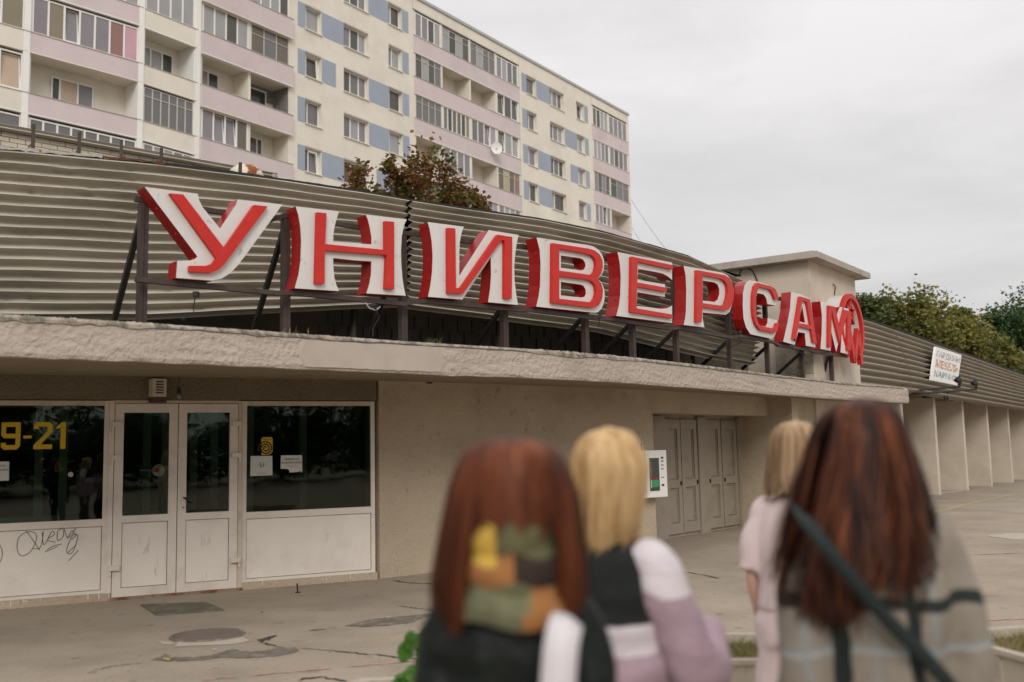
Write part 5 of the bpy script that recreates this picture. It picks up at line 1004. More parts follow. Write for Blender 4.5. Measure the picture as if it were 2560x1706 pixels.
# ================================================================== planters
def planter(cx_, cy_, sx_, sy_, h_, rz, label, motif):
    ax_ = (np.array([math.cos(rz), math.sin(rz), 0]), np.array([-math.sin(rz), math.cos(rz), 0]), Zv); o = np.array([cx_, cy_, 0.]); t = thing('planter', label, 'planter', (cx_, cy_, 0))
    def ringp(s, z, cut=.12): 
        a, b2 = sx_*s, sy_*s; c_ = min(a, b2)*cut; return [o+ax_[0]*x+ax_[1]*y+Zv*z for x, y in ((-a+c_, -b2), (a-c_, -b2), (a, -b2+c_), (a, b2-c_), (a-c_, b2), (-a+c_, b2), (-a, b2-c_), (-a, -b2+c_), (-a+c_, -b2))]
    MB().grid([ringp(.58, 0), ringp(.58, .07), ringp(.66, .09), ringp(.94, h_*.62), ringp(.96, h_*.66), ringp(.96, h_*.94), ringp(1.0, h_*.955), ringp(1.0, h_), ringp(.86, h_), ringp(.85, h_-.06)]).build('bowl', M['planter'], t)
    so_ = MB(); rr_ = ringp(.86, h_-.05); so_.add(rr_[:-1], [tuple(range(8))]); so_.build('soil', M['soil'], t)
    fz = h_*.66; 
    for face in range(4):
        fx, fn, hw, hd = ((ax_[0], -ax_[1], sx_, sy_), (ax_[1], ax_[0], sy_, sx_), (-ax_[0], ax_[1], sx_, sy_), (-ax_[1], -ax_[0], sy_, sx_))[face]
        L = hw*1.6; x = -L/2; b = MB(); zz0, zz1 = h_*.70, h_*.91; P_ = lambda u, z: o+fx*u+fn*(hd*.962)+Zv*z
        if motif == 'key':
            w2 = .24; k_ = 0
            while x+w2 <= L/2+.01:
                zs2 = zz1-zz0
                for (ua, za, ub, zb2) in ((0, 0, .20, 0), (.20, 0, .20, 1), (.20, 1, .05, 1), (.05, 1, .05, .33), (.05, .33, .13, .33), (.13, .33, .13, .66)):
                    pa, pb = P_(x+ua, zz0+za*zs2), P_(x+ub, zz0+zb2*zs2); b.bar(pa, pb, .022, .02, up=fn)
                x += w2
        else:
            for r2 in (.16, .10):
                for cxx in (-hw*.45, hw*.45): b.tube([o+fx*(cxx+r2*1.6*math.cos(a_))+fn*(hd*(.80+.10*math.sin(a_)))+Zv*(h_*.33+r2*math.sin(a_)*.8) for a_ in np.linspace(.1, 3.04, 12)], .012, 5)
            b.box(o, (fx, fn, Zv), (-L/2, hd*.955, zz0), (L/2, hd*.968, zz0+.012))
        b.build('relief', M['planter'], t)
    return t, o, ax_
M['planter'] = mat('cast_concrete', (.42, .37, .30), .95, .10, 4, c2=(.30, .25, .19), c2_scale=5, c2_lo=.52, c2_hi=.7, bump=.5, bscale=60, bdist=.008)
M['soil'] = mat('soil', (.10, .08, .045), .95, .3, 10, bump=.8, bscale=25, bdist=.03)
def planter_grass(o, ax_, sx_, sy_, h_, n, label, m_=GDRY):
    b = MB()
    for k in range(n):
        q = o+ax_[0]*rng.uniform(-sx_*.82, sx_*.82)+ax_[1]*rng.uniform(-sy_*.82, sy_*.82)+Zv*(h_-.06); L = rng.uniform(.03, .10); d = np.array([rng.normal(0, .7), rng.normal(0, .7), 1.]); x = np.array([rng.normal(), rng.normal(), 0]); x /= np.linalg.norm(x)+1e-6
        b.add([q-x*.005, q+x*.005, q+d*L+np.array([0, 0, -.02])], [(0, 1, 2)])
    ob = b.build('planter_grass', m_); tag(ob, label, 'grass', kind='stuff')
gm2 = leaf_mat('mixed_grass', [(.10, .12, .03), (.19, .17, .05), (.26, .21, .09), (.34, .28, .15)])
c0 = at_z(1770, 1617, .55); t1, o1, a1 = planter(c0[0]-.05, c0[1]+.02, .62, .36, .55, rad(-2), 'grassy concrete planter with arched relief between the two blonde women', 'arch'); planter_grass(o1, a1, .62, .36, .55, 2600, 'short dry grass in the arched relief planter', gm2)
c0 = at_z(2575, 1615, .55); t2, o2_, a2 = planter(c0[0]+.18, c0[1]+.12, .42, .42, .55, rad(14), 'square concrete planter with a Greek key relief', 'key'); planter_grass(o2_, a2, .42, .42, .55, 1600, 'sparse dry grass in the Greek key planter', gm2)
c0 = at_z(985, 1700, .5); t3, o3, a3 = planter(c0[0]+.28, c0[1]-.05, .5, .36, .45, rad(4), 'concrete planter with leafy greens hidden behind the red-haired woman', 'arch')
GLf = leaf_mat('broad_leaf', [(.05, .13, .02), (.09, .21, .035), (.14, .28, .06)])
pl = thing('leafy_plant', 'bright green broad-leaved plant beside the leather jacket', 'plant', tuple(o3+Zv*.4)); pts = []
for (px, py) in ((1022, 1600), (1018, 1625), (1000, 1690), (1012, 1670), (1024, 1650), (985, 1700), (1030, 1690)):
    e = at_y(px+18, py+8, o3[1]-.12); s = np.array([e[0]+.1, o3[1]-.1, .40]); MB().tube([s, (s+e)/2+np.array([.02, 0, .03]), e], .005, 5).build('stem', GLf, pl)
    for k in range(4):
        d = rng.normal(0, .03, 3); q = e+d; r_ = .05; n3 = rng.normal(0, 1, 3); n3[1] -= 1; n3 /= np.linalg.norm(n3); x = np.cross(n3, Zv); x /= np.linalg.norm(x); y = np.cross(x, n3)
        MB().add([q+x*r_*math.cos(a_)*.8+y*r_*math.sin(a_)+n3*.01*math.cos(2*a_) for a_ in np.linspace(0, 6.28, 10, endpoint=False)], [tuple(range(10))]).build('leaf', GLf, pl)
for dx in (-.75, .4):
    b = MB(); q0 = at_z(2545, 1690, 0.0)
tuft(at_z(2535, 1700, .02)+np.array([0, 0, .02]), 30, .12, .03, GLf, 'small green weed in the pavement in front of the Greek key planter', 'weed', cat='weed')
# ================================================================== wires in the sky
for i, (pa, pb, Y0, Y1, sag) in enumerate((((1578, 500), (2040, 900), 60, 40, 1.5), ((1580, 570), (1900, 880), 60, 40, 1.0))):
    a = at_y(*pa, Y0); b2 = at_y(*pb, Y1)
    MBw = MB().tube([a*(1-s)+b2*s-Zv*sag*4*s*(1-s) for s in np.linspace(0, 1, 16)], .012, 5); tag(MBw.build('overhead_wire', M['iron']), ['thin upper wire slanting down from the block past the shop roof', 'thin lower wire slanting down from the block past the shop roof'][i], 'wire')
# ================================================================== people
def ell_loft(rings, nseg=20):
    """closed loft of ellipses: (centre, axis a vector, axis b vector)"""
    v = []; f = []
    for c_, a_, b_ in rings:
        for k in range(nseg):
            t_ = 2*math.pi*k/nseg; v.append(tuple(np.array(c_)+np.array(a_)*math.cos(t_)+np.array(b_)*math.sin(t_)))
    for i in range(len(rings)-1):
        for k in range(nseg):
            a = i*nseg+k; b = i*nseg+(k+1) % nseg; f.append((a, b, b+nseg, a+nseg))
    f.append(tuple(range(nseg))[::-1]); e = (len(rings)-1)*nseg; f.append(tuple(e+k for k in range(nseg))); return v, f
def ellipsoid(c_, r_, n=12):
    rr_ = []
    for s in np.linspace(-math.pi/2+.12, math.pi/2-.12, n): rr_.append(((c_[0], c_[1], c_[2]+r_[2]*math.sin(s)), (r_[0]*math.cos(s), 0, 0), (0, r_[1]*math.cos(s), 0)))
    return ell_loft(rr_, 18)
def limb(pts, rs, nseg=14):
    b = MB(); P = catmull(pts, 5); R_ = np.interp(np.linspace(0, len(pts)-1, len(P)), range(len(pts)), rs); b.tube(P, list(R_), nseg); return b.v, b.f
def fuse(name, parts, voxel, xf, m, parent, smooth_it=4, fold=0.0, fscale=9.0, z_flat=None, xcrease=0.0):
    b = MB()
    for v, f in parts: b.add(v, f)
    me = bpy.data.meshes.new(name); me.from_pydata(b.v, [], b.f); o = bpy.data.objects.new(name, me); col.objects.link(o)
    md = o.modifiers.new('r', 'REMESH'); md.mode = 'VOXEL'; md.voxel_size = voxel; md.use_smooth_shade = True
    ms = o.modifiers.new('s', 'SMOOTH'); ms.iterations = smooth_it; ms.factor = .5
    dg = bpy.context.evaluated_depsgraph_get(); me2 = bpy.data.meshes.new_from_object(o.evaluated_get(dg)); bpy.data.objects.remove(o)
    n = len(me2.vertices); co = np.empty(n*3); me2.vertices.foreach_get('co', co); co = co.reshape(-1, 3)
    if fold:
        nn = np.empty(n*3); me2.vertices.foreach_get('normal', nn); nn = nn.reshape(-1, 3); d = np.zeros(n)
        for k in range(7):
            kv = rng.normal(0, 1, 3)*np.array([.8, .8, 1.5]); kv *= fscale*(1+.6*k)/np.linalg.norm(kv); d += np.sin(co @ kv+rng.uniform(0, 6.28)+1.4*np.sin(co @ rng.normal(0, fscale*.6, 3)))/(1+.5*k)
        co = co+nn*(np.abs(d)-.8)[:, None]*fold
    co4 = np.c_[co, np.ones(n)] @ np.array(xf).T; me2.vertices.foreach_set('co', co4[:, :3].ravel()); me2.update(); me2.materials.clear()
    return link(name, me2, m, parent, True)
SKIN = mat('skin', (.52, .33, .25), .5, .06, 12, spec=.4)
def person_xf(x, y, yaw, s, sx=1.0): return Matrix.Translation((x, y, 0)) @ Matrix.Rotation(-yaw, 4, 'Z') @ Matrix.Diagonal((s*sx, s, s, 1))
def mirror(p): return (-p[0], p[1], p[2])
def hand(w, d, sgn, curl=.35):
    w = np.array(w, float); d = np.array(d, float)/np.linalg.norm(d); side = np.array([sgn*.25, .95, .15]); side = side-d*(side @ d); side /= np.linalg.norm(side); inn = np.cross(d, side)*sgn; o = []
    c_ = w+d*.045; o.append(ell_loft([(w, side*.024, inn*.018), (w+d*.03, side*.036, inn*.017), (w+d*.075, side*.040, inn*.015), (w+d*.09, side*.036, inn*.012)], 14))
    for k, L in enumerate((.068, .078, .074, .058)):
        r0 = w+d*.082+side*(.030-.020*k); o.append(limb([r0, r0+d*L*.45+inn*L*curl*.2, r0+d*L*.78+inn*L*curl*.6, r0+d*L*.9+inn*L*curl], [.0095, .009, .0085, .007], 8))
    r0 = w+d*.03+side*.032; o.append(limb([r0, r0+d*.025+side*.022, r0+d*.055+side*.026+inn*.012], [.012, .0105, .0085], 8)); return o
def body(xf, parent, armR, armL, headyaw=0, headtilt=0):
    """local frame: x = right, y = forward; arm = (elbow, wrist, fingertip direction)"""
    P = []
    for s in (-1, 1):
        P.append(limb([(s*.085, 0, .90), (s*.095, .01, .68), (s*.10, .02, .47), (s*.10, -.015, .30), (s*.10, -.01, .085)], [.088, .075, .054, .050, .036]))
        P.append(ell_loft([((s*.10, -.06, .045), (.028, 0, 0), (0, 0, .035)), ((s*.10, -.02, .05), (.036, 0, 0), (0, 0, .045)), ((s*.105, .07, .04), (.042, 0, 0), (0, 0, .035)), ((s*.108, .16, .025), (.034, 0, 0), (0, 0, .02))], 12))
    P.append(ell_loft([((0, 0, z), (a, 0, 0), (0, b2, 0)) for z, a, b2 in ((.80, .10, .08), (.86, .155, .115), (.95, .17, .125), (1.02, .145, .105), (1.09, .125, .092), (1.20, .14, .10), (1.29, .155, .10), (1.34, .14, .085), (1.375, .085, .065), (1.40, .056, .056), (1.47, .052, .054))]))
    # head with jaw, nose, brow, lips and ears
    hy = math.cos(headyaw), math.sin(headyaw)
    def hp(x, y, z): return (x*hy[0]+y*hy[1], -x*hy[1]+y*hy[0], z)
    def hrot(vf): v, f = vf; return [hp(*p) for p in v], f
    for q in (ellipsoid((0, .0, 1.575), (.074, .092, .085)), ellipsoid((0, .028, 1.525), (.060, .070, .075)), ellipsoid((0, .058, 1.475), (.038, .036, .030)), ellipsoid((0, .096, 1.535), (.013, .022, .022)), ellipsoid((0, .085, 1.56), (.009, .016, .03)), ellipsoid((0, .082, 1.585), (.045, .014, .012)), ellipsoid((0, .088, 1.50), (.022, .010, .008)), ellipsoid((.074, -.005, 1.55), (.010, .022, .032)), ellipsoid((-.074, -.005, 1.55), (.010, .022, .032))): P.append(hrot(q))
    for s, arm in ((1, armR), (-1, armL)):
        el, wr, fd = arm; P.append(limb([(s*.12, 0, 1.345), (s*.150, -.005, 1.315), tuple((np.array((s*.155, -.005, 1.30))+np.array(el))/2), el, tuple(np.array(el)*.45+np.array(wr)*.55), wr], [.042, .044, .040, .036, .033, .024]))
        P += hand(wr, fd, s)
    bd = fuse('body', P, .0085, xf, SKIN, parent, 2)
    for s in (-1, 1):
        e = xf @ Vector(hp(s*.030, .084, 1.560)); b = MB(); v, f = ellipsoid(e, (.011, .011, .010), 8); b.add(v, f); b.build('eye', EYE, bd, True)
    return bd
EYE = mat('eye_white', (.6, .58, .55), .2, 0)
def hair_mat(name, cs, rough=.5):
    m = bpy.data.materials.new(name); m.use_nodes = True; t = m.node_tree; N = t.nodes; p = N['Principled BSDF']; p.inputs['Roughness'].default_value = rough; p.inputs['Specular IOR Level'].default_value = .16
    g_ = N.new('ShaderNodeNewGeometry'); tcn = N.new('ShaderNodeTexCoord'); mp_ = N.new('ShaderNodeMapping'); mp_.inputs['Scale'].default_value = (26, 26, 2.2); t.links.new(tcn.outputs['Object'], mp_.inputs[0]); nz_ = N.new('ShaderNodeTexNoise'); nz_.inputs['Scale'].default_value = 1.0; nz_.inputs['Detail'].default_value = 3; t.links.new(mp_.outputs[0], nz_.inputs[0])
    f = nmath(t, 'ADD', nmath(t, 'MULTIPLY', g_.outputs['Random Per Island'], .45), nmath(t, 'ADD', nmath(t, 'MULTIPLY', nmath(t, 'SUBTRACT', nz_.outputs[0], .5), 1.5), .28)); cr = N.new('ShaderNodeValToRGB'); cr.color_ramp.elements[0].color = (*cs[0], 1); cr.color_ramp.elements[1].color = (*cs[-1], 1)
    for i, c_ in enumerate(cs[1:-1]): e_ = cr.color_ramp.elements.new((i+1)/(len(cs)-1)); e_.color = (*c_, 1)
    t.links.new(f, cr.inputs[0]); t.links.new(cr.outputs[0], p.inputs['Base Color']); return m
def hair(env, xf, m, parent, end, n=2600, face=(40, 140), wave=.05, clump=.5, nclump=110, w=.0032, zface=None, m_pts=18, klo=.90, cap_k=.92, frizz=.012):
    """env rows: z, half width, half depth, x offset, y offset (local). end(phi_deg) -> z of the tips"""
    E_ = np.array(env, float)[::-1]; zt = E_[-1, 0]
    def pos(phi, z, k): return np.stack([np.interp(z, E_[:, 0], E_[:, 3])+np.interp(z, E_[:, 0], E_[:, 1])*np.cos(phi)*k, np.interp(z, E_[:, 0], E_[:, 4])+np.interp(z, E_[:, 0], E_[:, 2])*np.sin(phi)*k, z], -1)
    ok = lambda d: not (face[0] < d % 360 < face[1])
    # cap
    phis = [d for d in np.arange(face[1], face[0]+360+.1, 6)]; rows_ = []
    for d in phis:
        ze = end(d % 360); zz = zt-.004-(zt-.004-(ze+.01))*np.linspace(0, 1, 22)**1.7; rows_.append(pos(np.full(22, rad(d)), zz, cap_k))
    v = [[tuple(xf @ Vector(p)) for p in r_] for r_ in rows_]; MBc = MB().grid(v)
    # forehead cap over the face sector
    hb = MBc.build('hair', m, parent, True)
    if zface:
        fr = [];
        for d in np.arange(face[0], face[1]+.1, 8):
            zz = zt-.004-(zt-.004-zface)*np.linspace(0, 1, 8)**1.5; fr.append([tuple(xf @ Vector(p)) for p in pos(np.full(8, rad(d)), zz, cap_k)])
        MB().grid(fr).build('fringe', m, hb, True)
    cl_ = rng.uniform(0, 360, nclump*3); cl_ = np.array([c_ for c_ in cl_ if ok(c_)][:nclump]); cph = rng.uniform(0, 6.28, len(cl_)); cam_ = rng.uniform(.3, 1, len(cl_)); cext = rng.normal(0, .018, len(cl_))
    V = []; cnt = 0
    for i in range(n):
        c_ = int(rng.integers(0, len(cl_))); d0 = cl_[c_]+rng.normal(0, 7); 
        if not ok(d0): continue
        ze = end(d0 % 360)+cext[c_]+rng.normal(0, .008); k = rng.uniform(klo, 1.015); t_ = np.linspace(0, 1, m_pts); z = zt+.003-(zt+.003-ze)*t_**1.55
        ph = np.radians(cl_[c_]+(d0-cl_[c_])*(1-clump*t_)) + wave*cam_[c_]*np.sin(t_*7+cph[c_])*t_
        ph = ph + rng.normal(0, .4)*np.exp(-t_*9)
        p = pos(ph, z, k*np.ones(m_pts)+.0*t_); p += rng.normal(0, frizz, 3)*(t_**2)[:, None]
        tang = np.stack([-np.sin(ph), np.cos(ph), 0*ph], -1); ww = w*rng.uniform(.6, 1.4)*(1-.65*t_**3)[:, None]
        V.append(np.stack([p-tang*ww, p+tang*ww], 1)); cnt += 1
    V = np.array(V).reshape(-1, 3); V = (np.c_[V, np.ones(len(V))] @ np.array(xf).T)[:, :3]
    F = []
    a = np.arange(m_pts-1)*2; q = np.stack([a, a+1, a+3, a+2], 1)
    F = (q[None]+(np.arange(cnt)*m_pts*2)[:, None, None]).reshape(-1)
    me = bpy.data.meshes.new('hair_strands'); me.vertices.add(len(V)); me.vertices.foreach_set('co', V.ravel()); me.loops.add(len(F)); me.loops.foreach_set('vertex_index', F); me.polygons.add(len(F)//4); me.polygons.foreach_set('loop_start', np.arange(0, len(F), 4)); me.polygons.foreach_set('loop_total', np.full(len(F)//4, 4)); me.update(calc_edges=True)
    o = link('hair_strands', me, m, hb, True); tag(o, kind='stuff'); return hb
def torso(rows_): return ell_loft([((xo, yo, z), (a, 0, 0), (0, b2, 0)) for z, a, b2, xo, yo in rows_], 28)
def trousers(xf, m, parent, flare=.0, top=.98, bottom=.06, wide=0):
    P = [ell_loft([((0, 0, z), (a, 0, 0), (0, b2, 0)) for z, a, b2 in ((top, .135+wide*.3, .11+wide*.3), (.95, .178+wide*.3, .135+wide*.3), (.86, .185+wide*.5, .14+wide*.5), (.80, .17+wide, .125+wide))])]
    for s in (-1, 1): P.append(limb([(s*.085, 0, .90), (s*.10, .01, .66), (s*.105, .015, .45), (s*.11, -.005, .25), (s*.11, 0, bottom)], [.105+wide*.6, .092+wide, .075+flare*.5+wide, .068+flare*.8+wide, .07+flare+wide]))
    return fuse('trousers', P, .014, xf, m, parent, 4, .006, 10)
def shoes(xf, m, parent):
    for s in (-1, 1): fuse('shoe', [ell_loft([((s*.10, -.085, .03), (.03, 0, 0), (0, 0, .028)), ((s*.10, -.06, .045), (.042, 0, 0), (0, 0, .045)), ((s*.10, 0, .05), (.046, 0, 0), (0, 0, .05)), ((s*.105, .09, .04), (.05, 0, 0), (0, 0, .04)), ((s*.11, .18, .028), (.038, 0, 0), (0, 0, .026))], 14)], .009, xf, m, parent, 2)
def split_mat(name, bands, rough=.9, wav=.03, wscale=9, bump=.6, bscale=70, sheen=.0):
    """bands: [(z from, colour)...] bottom up, wavy edges (a colour-blocked cloth)"""
    m = mat(name, bands[0][1], rough, .10, 14, bump=bump, bscale=bscale, bdist=.012); t = m.node_tree; N = t.nodes; p = N['Principled BSDF']; tcn = N.new('ShaderNodeTexCoord'); sp_2 = N.new('ShaderNodeSeparateXYZ'); t.links.new(tcn.outputs['Object'], sp_2.inputs[0])
    nz_ = N.new('ShaderNodeTexNoise'); nz_.inputs['Scale'].default_value = wscale; nz_.inputs['Detail'].default_value = 1; t.links.new(tcn.outputs['Object'], nz_.inputs[0])
    z = nmath(t, 'ADD', sp_2.outputs[2], nmath(t, 'MULTIPLY', nmath(t, 'SUBTRACT', nz_.outputs[0], .5), wav*4)); cur = p.inputs['Base Color'].links[0].from_socket
    for z0, c_ in bands[1:]:
        f = nmath(t, 'MULTIPLY', nmath(t, 'SUBTRACT', z, z0), 160, True); mx_ = N.new('ShaderNodeMixRGB'); t.links.new(f, mx_.inputs[0]); t.links.new(cur, mx_.inputs[1]); mx_.inputs[2].default_value = (*c_, 1); cur = mx_.outputs[0]
    t.links.new(cur, p.inputs['Base Color']); return m
def ribbon(name, pts, w_, th, m, parent, up):
    P = catmull(pts, 6); rows_ = [[], [], [], []]
    for i, p in enumerate(P):
        e = P[min(i+1, len(P)-1)]-P[max(i-1, 0)]; e = e/np.linalg.norm(e); x = np.cross(e, up); x /= np.linalg.norm(x); y = np.cross(x, e)
        for k, (a, b2) in enumerate(((-1, -1), (1, -1), (1, 1), (-1, 1))): rows_[k].append(p+x*a*w_/2+y*b2*th/2)
    return MB().grid(rows_+[rows_[0]]).build(name, m, parent, True)
hangR = ((.180, -.03, 1.05), (.185, .07, .82), (.0, .18, -1)); hangL = tuple([mirror(hangR[0]), mirror(hangR[1]), hangR[2]])
UPc = np.array([0, -1., .1])
# ---- 1: red-haired woman, leather jacket, patchwork scarf
Y1 = 1.98; x1 = at_y(1274, 1300, Y1)[0]; s1_ = .966; SX1 = .86; xf1 = person_xf(x1, Y1, rad(-3), s1_, SX1)
p1 = thing('person', 'person with a red bob, patterned scarf and black leather jacket, seen from behind', 'person', (x1, Y1, 0))
body(xf1, p1, hangR, hangL)
LEA = mat('black_leather', (.006, .0085, .0072), .46, .25, 7, c2=(.013, .017, .0145), c2_scale=9, bump=.7, bscale=16, bdist=.012, spec=.2)
jr = [(1.375, .075, .07, 0, 0), (1.362, .10, .085, 0, 0), (1.345, .145, .10, 0, 0), (1.315, .175, .115, 0, -.005), (1.26, .185, .125, 0, -.005), (1.16, .185, .13, 0, 0), (1.02, .18, .13, 0, 0), (.90, .185, .135, 0, 0), (.78, .195, .145, 0, 0), (.74, .19, .14, 0, 0)]
P = [torso(jr)]
for s in (-1, 1): P.append(limb([(s*.11, 0, 1.315), (s*.155, -.005, 1.295), (s*.178, -.02, 1.18), (s*.185, -.03, 1.03), (s*.185, .03, .92), (s*.185, .075, .81)], [.055, .064, .060, .057, .052, .05]))
jk1 = fuse('leather_jacket', P, .013, xf1, LEA, p1, 5, .010, 11)
trousers(xf1, mat('dark_denim', (.03, .035, .045), .9, .15, 20), p1); shoes(xf1, M['black'], p1)
HR = hair_mat('red_hair', [(.022, .006, .004), (.075, .021, .009), (.15, .042, .017), (.24, .078, .034)])
zz = lambda py, px=1274, Y=Y1-.08: at_y(px, py, Y)[2]/s1_
def env_px(rows_, Y, xc, s, dep, yo=-.012, sx=1.0):
    """half widths measured in pixels: (y, left px, right px) at distance Y"""
    o = []
    for py, l, r_ in rows_:
        a = at_y(l, py, Y); b2 = at_y(r_, py, Y); hw = (b2[0]-a[0])/2/s; o.append((a[2]/s, hw/sx, hw*dep if hw < .11 else .11*dep+(hw-.11)*.3, ((a[0]+b2[0])/2-xc)/s/sx, yo))
    return o
ev = env_px([(1094, 1262, 1286), (1097, 1235, 1318), (1106, 1200, 1352), (1120, 1174, 1378), (1145, 1150, 1402), (1180, 1136, 1422), (1230, 1120, 1440), (1300, 1106, 1452), (1380, 1092, 1462), (1450, 1080, 1468), (1500, 1080, 1468), (1530, 1092, 1458)], Y1, x1, s1_, 1.0, sx=SX1)
def end1(d):
    side = abs(math.cos(rad(d)))
    if 180 < d < 360: return zz(1500+25*side) if side > .62 else zz(1288+14*math.sin(d*.3))
    return zz(1515)
hair(ev, xf1, HR, p1, end1, n=4200, face=(48, 132), wave=.025, clump=.25, w=.0026, zface=1.60, frizz=.004, nclump=160)
sc1 = thing('x', 'x', 'x'); bpy.data.objects.remove(sc1)
def wrap(z, a, b2, r_, tilt, name, m, parent, a0=0, a1=360, yo=-.01, rz=None):
    pts = [(a*math.cos(rad(t_)), yo+b2*math.sin(rad(t_)), z+tilt*math.sin(rad(t_))+.006*math.sin(rad(t_*3))) for t_ in np.linspace(a0, a1, 28)]
    rws = []
    for i, q in enumerate(pts):
        t_ = rad(a0+(a1-a0)*i/27); rad_d = np.array([math.cos(t_), math.sin(t_), 0]); row = []
        for k in range(11):
            b_ = 2*math.pi*k/10; row.append(tuple(xf1 @ Vector(np.array(q)+rad_d*r_*.55*math.cos(b_)+Zv*(rz or r_)*math.sin(b_))))
        rws.append(row)
    return MB().grid(rws).build(name, m, parent, True)
CY_ = mat('ochre_knit', (.56, .36, .065), .95, .1, 30, bump=.4, bscale=90); CO = mat('olive_knit', (.12, .115, .055), .95, .3, 24, bump=.4, bscale=90); CR = mat('rust_knit', (.31, .135, .045), .95, .15, 30, bump=.4, bscale=90); CD = mat('dark_brown_knit', (.035, .022, .018), .95, .2, 30, bump=.4, bscale=90); CS = mat('sage_knit', (.135, .135, .075), .95, .3, 30, bump=.4, bscale=90)
def pix_of(q):
    d = np.array(q)-CAM; z = d @ _f; return CX+FPX*(d @ _R)/z, CY-FPX*(d @ _U)/z
zs_ = np.linspace(zz(1560), zz(1270), 60); rws = []
for z in zs_:
    f_ = (z-zs_[0])/(zs_[-1]-zs_[0]); r0_ = .135-.05*f_ if f_ < .35 else .1175-.02*(f_-.35); bul = .012*abs(math.sin(f_*math.pi*3.2))
    rws.append([tuple(xf1 @ Vector(((r0_+bul)*1.05*math.cos(t_), -.012+(r0_+bul)*math.sin(t_)*1.02, z+.008*math.sin(2*t_+f_*4)+.004*math.sin(5*t_)))) for t_ in np.linspace(0, 2*math.pi, 121)])
scf = MB().grid(rws).build('scarf', CD, p1, True)
for m_ in (CY_, CO, CR, CS): scf.data.materials.append(m_)
for pg in scf.data.polygons:
    c_ = sum((np.array(scf.data.vertices[v_].co) for v_ in pg.vertices), np.zeros(3))/4; X_, Y_ = pix_of(c_); Y_ += 8*math.sin(X_*.05)
    k_ = 0
    if c_[1] > Y1: k_ = int((c_[0]*40) % 4)+1
    elif Y_ < 1300: k_ = 0
    elif Y_ < 1392: k_ = 1 if X_ < 1242 else (2 if X_ < 1385 else 0)
    elif Y_ < 1412 and X_ < 1240: k_ = 1
    elif Y_ < 1466: k_ = 3 if X_ < 1284 else 0
    elif Y_ < 1536: k_ = 4 if X_ < 1328 else 3
    else: k_ = 3 if X_ > 1310 else 4
    pg.material_index = k_
WS = mat('white_strap', (.66, .62, .64), .8, .05, 20, bump=.2, bscale=60)
sy = Y1-.155*s1_
ribbon('bag_strap', [at_y(1420, 1532, Y1-.02), at_y(1418, 1548, sy+.045), at_y(1410, 1575, sy+.01), at_y(1402, 1620, sy-.005), at_y(1398, 1665, sy-.01), at_y(1394, 1740, sy-.012), at_y(1392, 1900, sy-.01)], .062, .008, WS, p1, UPc)
bag = thing('tote_bag', 'white cloth tote bag hung from the shoulder of the leather jacket', 'bag', (x1+.12, Y1-.19, .55)); bq = MB(); bq.box((x1+.10, Y1-.22, 0), (np.array([1., 0, 0]), np.array([0, 1., 0]), Zv), (-.17, -.04, .62), (.17, .03, .98)); bq.build('pouch', WS, bag)
# ---- 2: blonde woman in a fluffy lilac jacket, turned right
Y2 = 2.65; x2 = at_y(1522, 1300, Y2)[0]; yaw2 = rad(42); s2_ = .985; xf2 = person_xf(x2, Y2, yaw2, s2_, .9)
p2 = thing('person', 'person with straight blonde hair and fluffy lilac, white and black jacket, turned right', 'person', (x2, Y2, 0))
body(xf2, p2, ((.225, .07, 1.08), (.10, .29, 1.12), (-.6, .7, .1)), hangL, headyaw=rad(12))
LIL, WHT, BLK = (.40, .285, .335), (.66, .60, .63), (.012, .014, .014)
JT = split_mat('fleece_back', [(0, LIL), (1.105, WHT), (1.165, BLK)], wav=.02, wscale=7); JS = split_mat('fleece_sleeve', [(0, LIL), (1.215, WHT)], wav=.03, wscale=5)
P = [torso([(1.395, .07, .07, 0, 0), (1.375, .10, .09, 0, 0), (1.345, .15, .105, 0, 0), (1.30, .175, .125, 0, 0), (1.22, .185, .135, 0, 0), (1.10, .185, .14, 0, 0), (.98, .195, .145, 0, 0), (.86, .20, .15, 0, 0), (.82, .19, .14, 0, 0)])]
jk2 = fuse('fleece_jacket', P, .014, xf2, JT, p2, 5, .007, 16)
sl = fuse('sleeve', [limb([(.10, 0, 1.335), (.165, 0, 1.315), (.195, .01, 1.22), (.235, .06, 1.07), (.20, .17, 1.05), (.12, .275, 1.12)], [.05, .066, .070, .074, .066, .056])], .013, xf2, JS, jk2, 5, .005, 10)
fuse('sleeve', [limb([(-.10, 0, 1.335), (-.165, 0, 1.315), (-.215, -.01, 1.18), (-.225, -.03, 1.03), (-.22, .065, .84)], [.055, .076, .078, .075, .058])], .013, xf2, JS, jk2, 5, .008, 18)
trousers(xf2, mat('grey_denim', (.10, .11, .13), .9, .15, 20), p2); shoes(xf2, M['black'], p2)
HB = hair_mat('blonde_hair', [(.20, .105, .04), (.42, .255, .11), (.58, .385, .19), (.70, .52, .30)])
ev = env_px([(1070, 1512, 1532), (1074, 1488, 1562), (1084, 1462, 1588), (1104, 1440, 1608), (1135, 1426, 1624), (1170, 1416, 1638), (1230, 1420, 1626), (1300, 1432, 1604), (1350, 1440, 1590), (1400, 1452, 1575)], Y2, x2, s2_, 1.0, yo=0)
ev = [(z, a, b2, xo*math.cos(yaw2), xo*math.sin(yaw2)) for z, a, b2, xo, yo in ev]
z2 = lambda py: at_y(1530, py, Y2)[2]/s2_
hair(ev, xf2, HB, p2, lambda d: z2(np.interp(d, [150, 200, 225, 250, 285, 320, 345], [1360, 1352, 1408, 1392, 1340, 1385, 1330])) if 150 < d < 345 else z2(1330), n=3400, face=(12, 128), wave=.07, clump=.55, w=.0032, zface=1.60, frizz=.012, nclump=70)
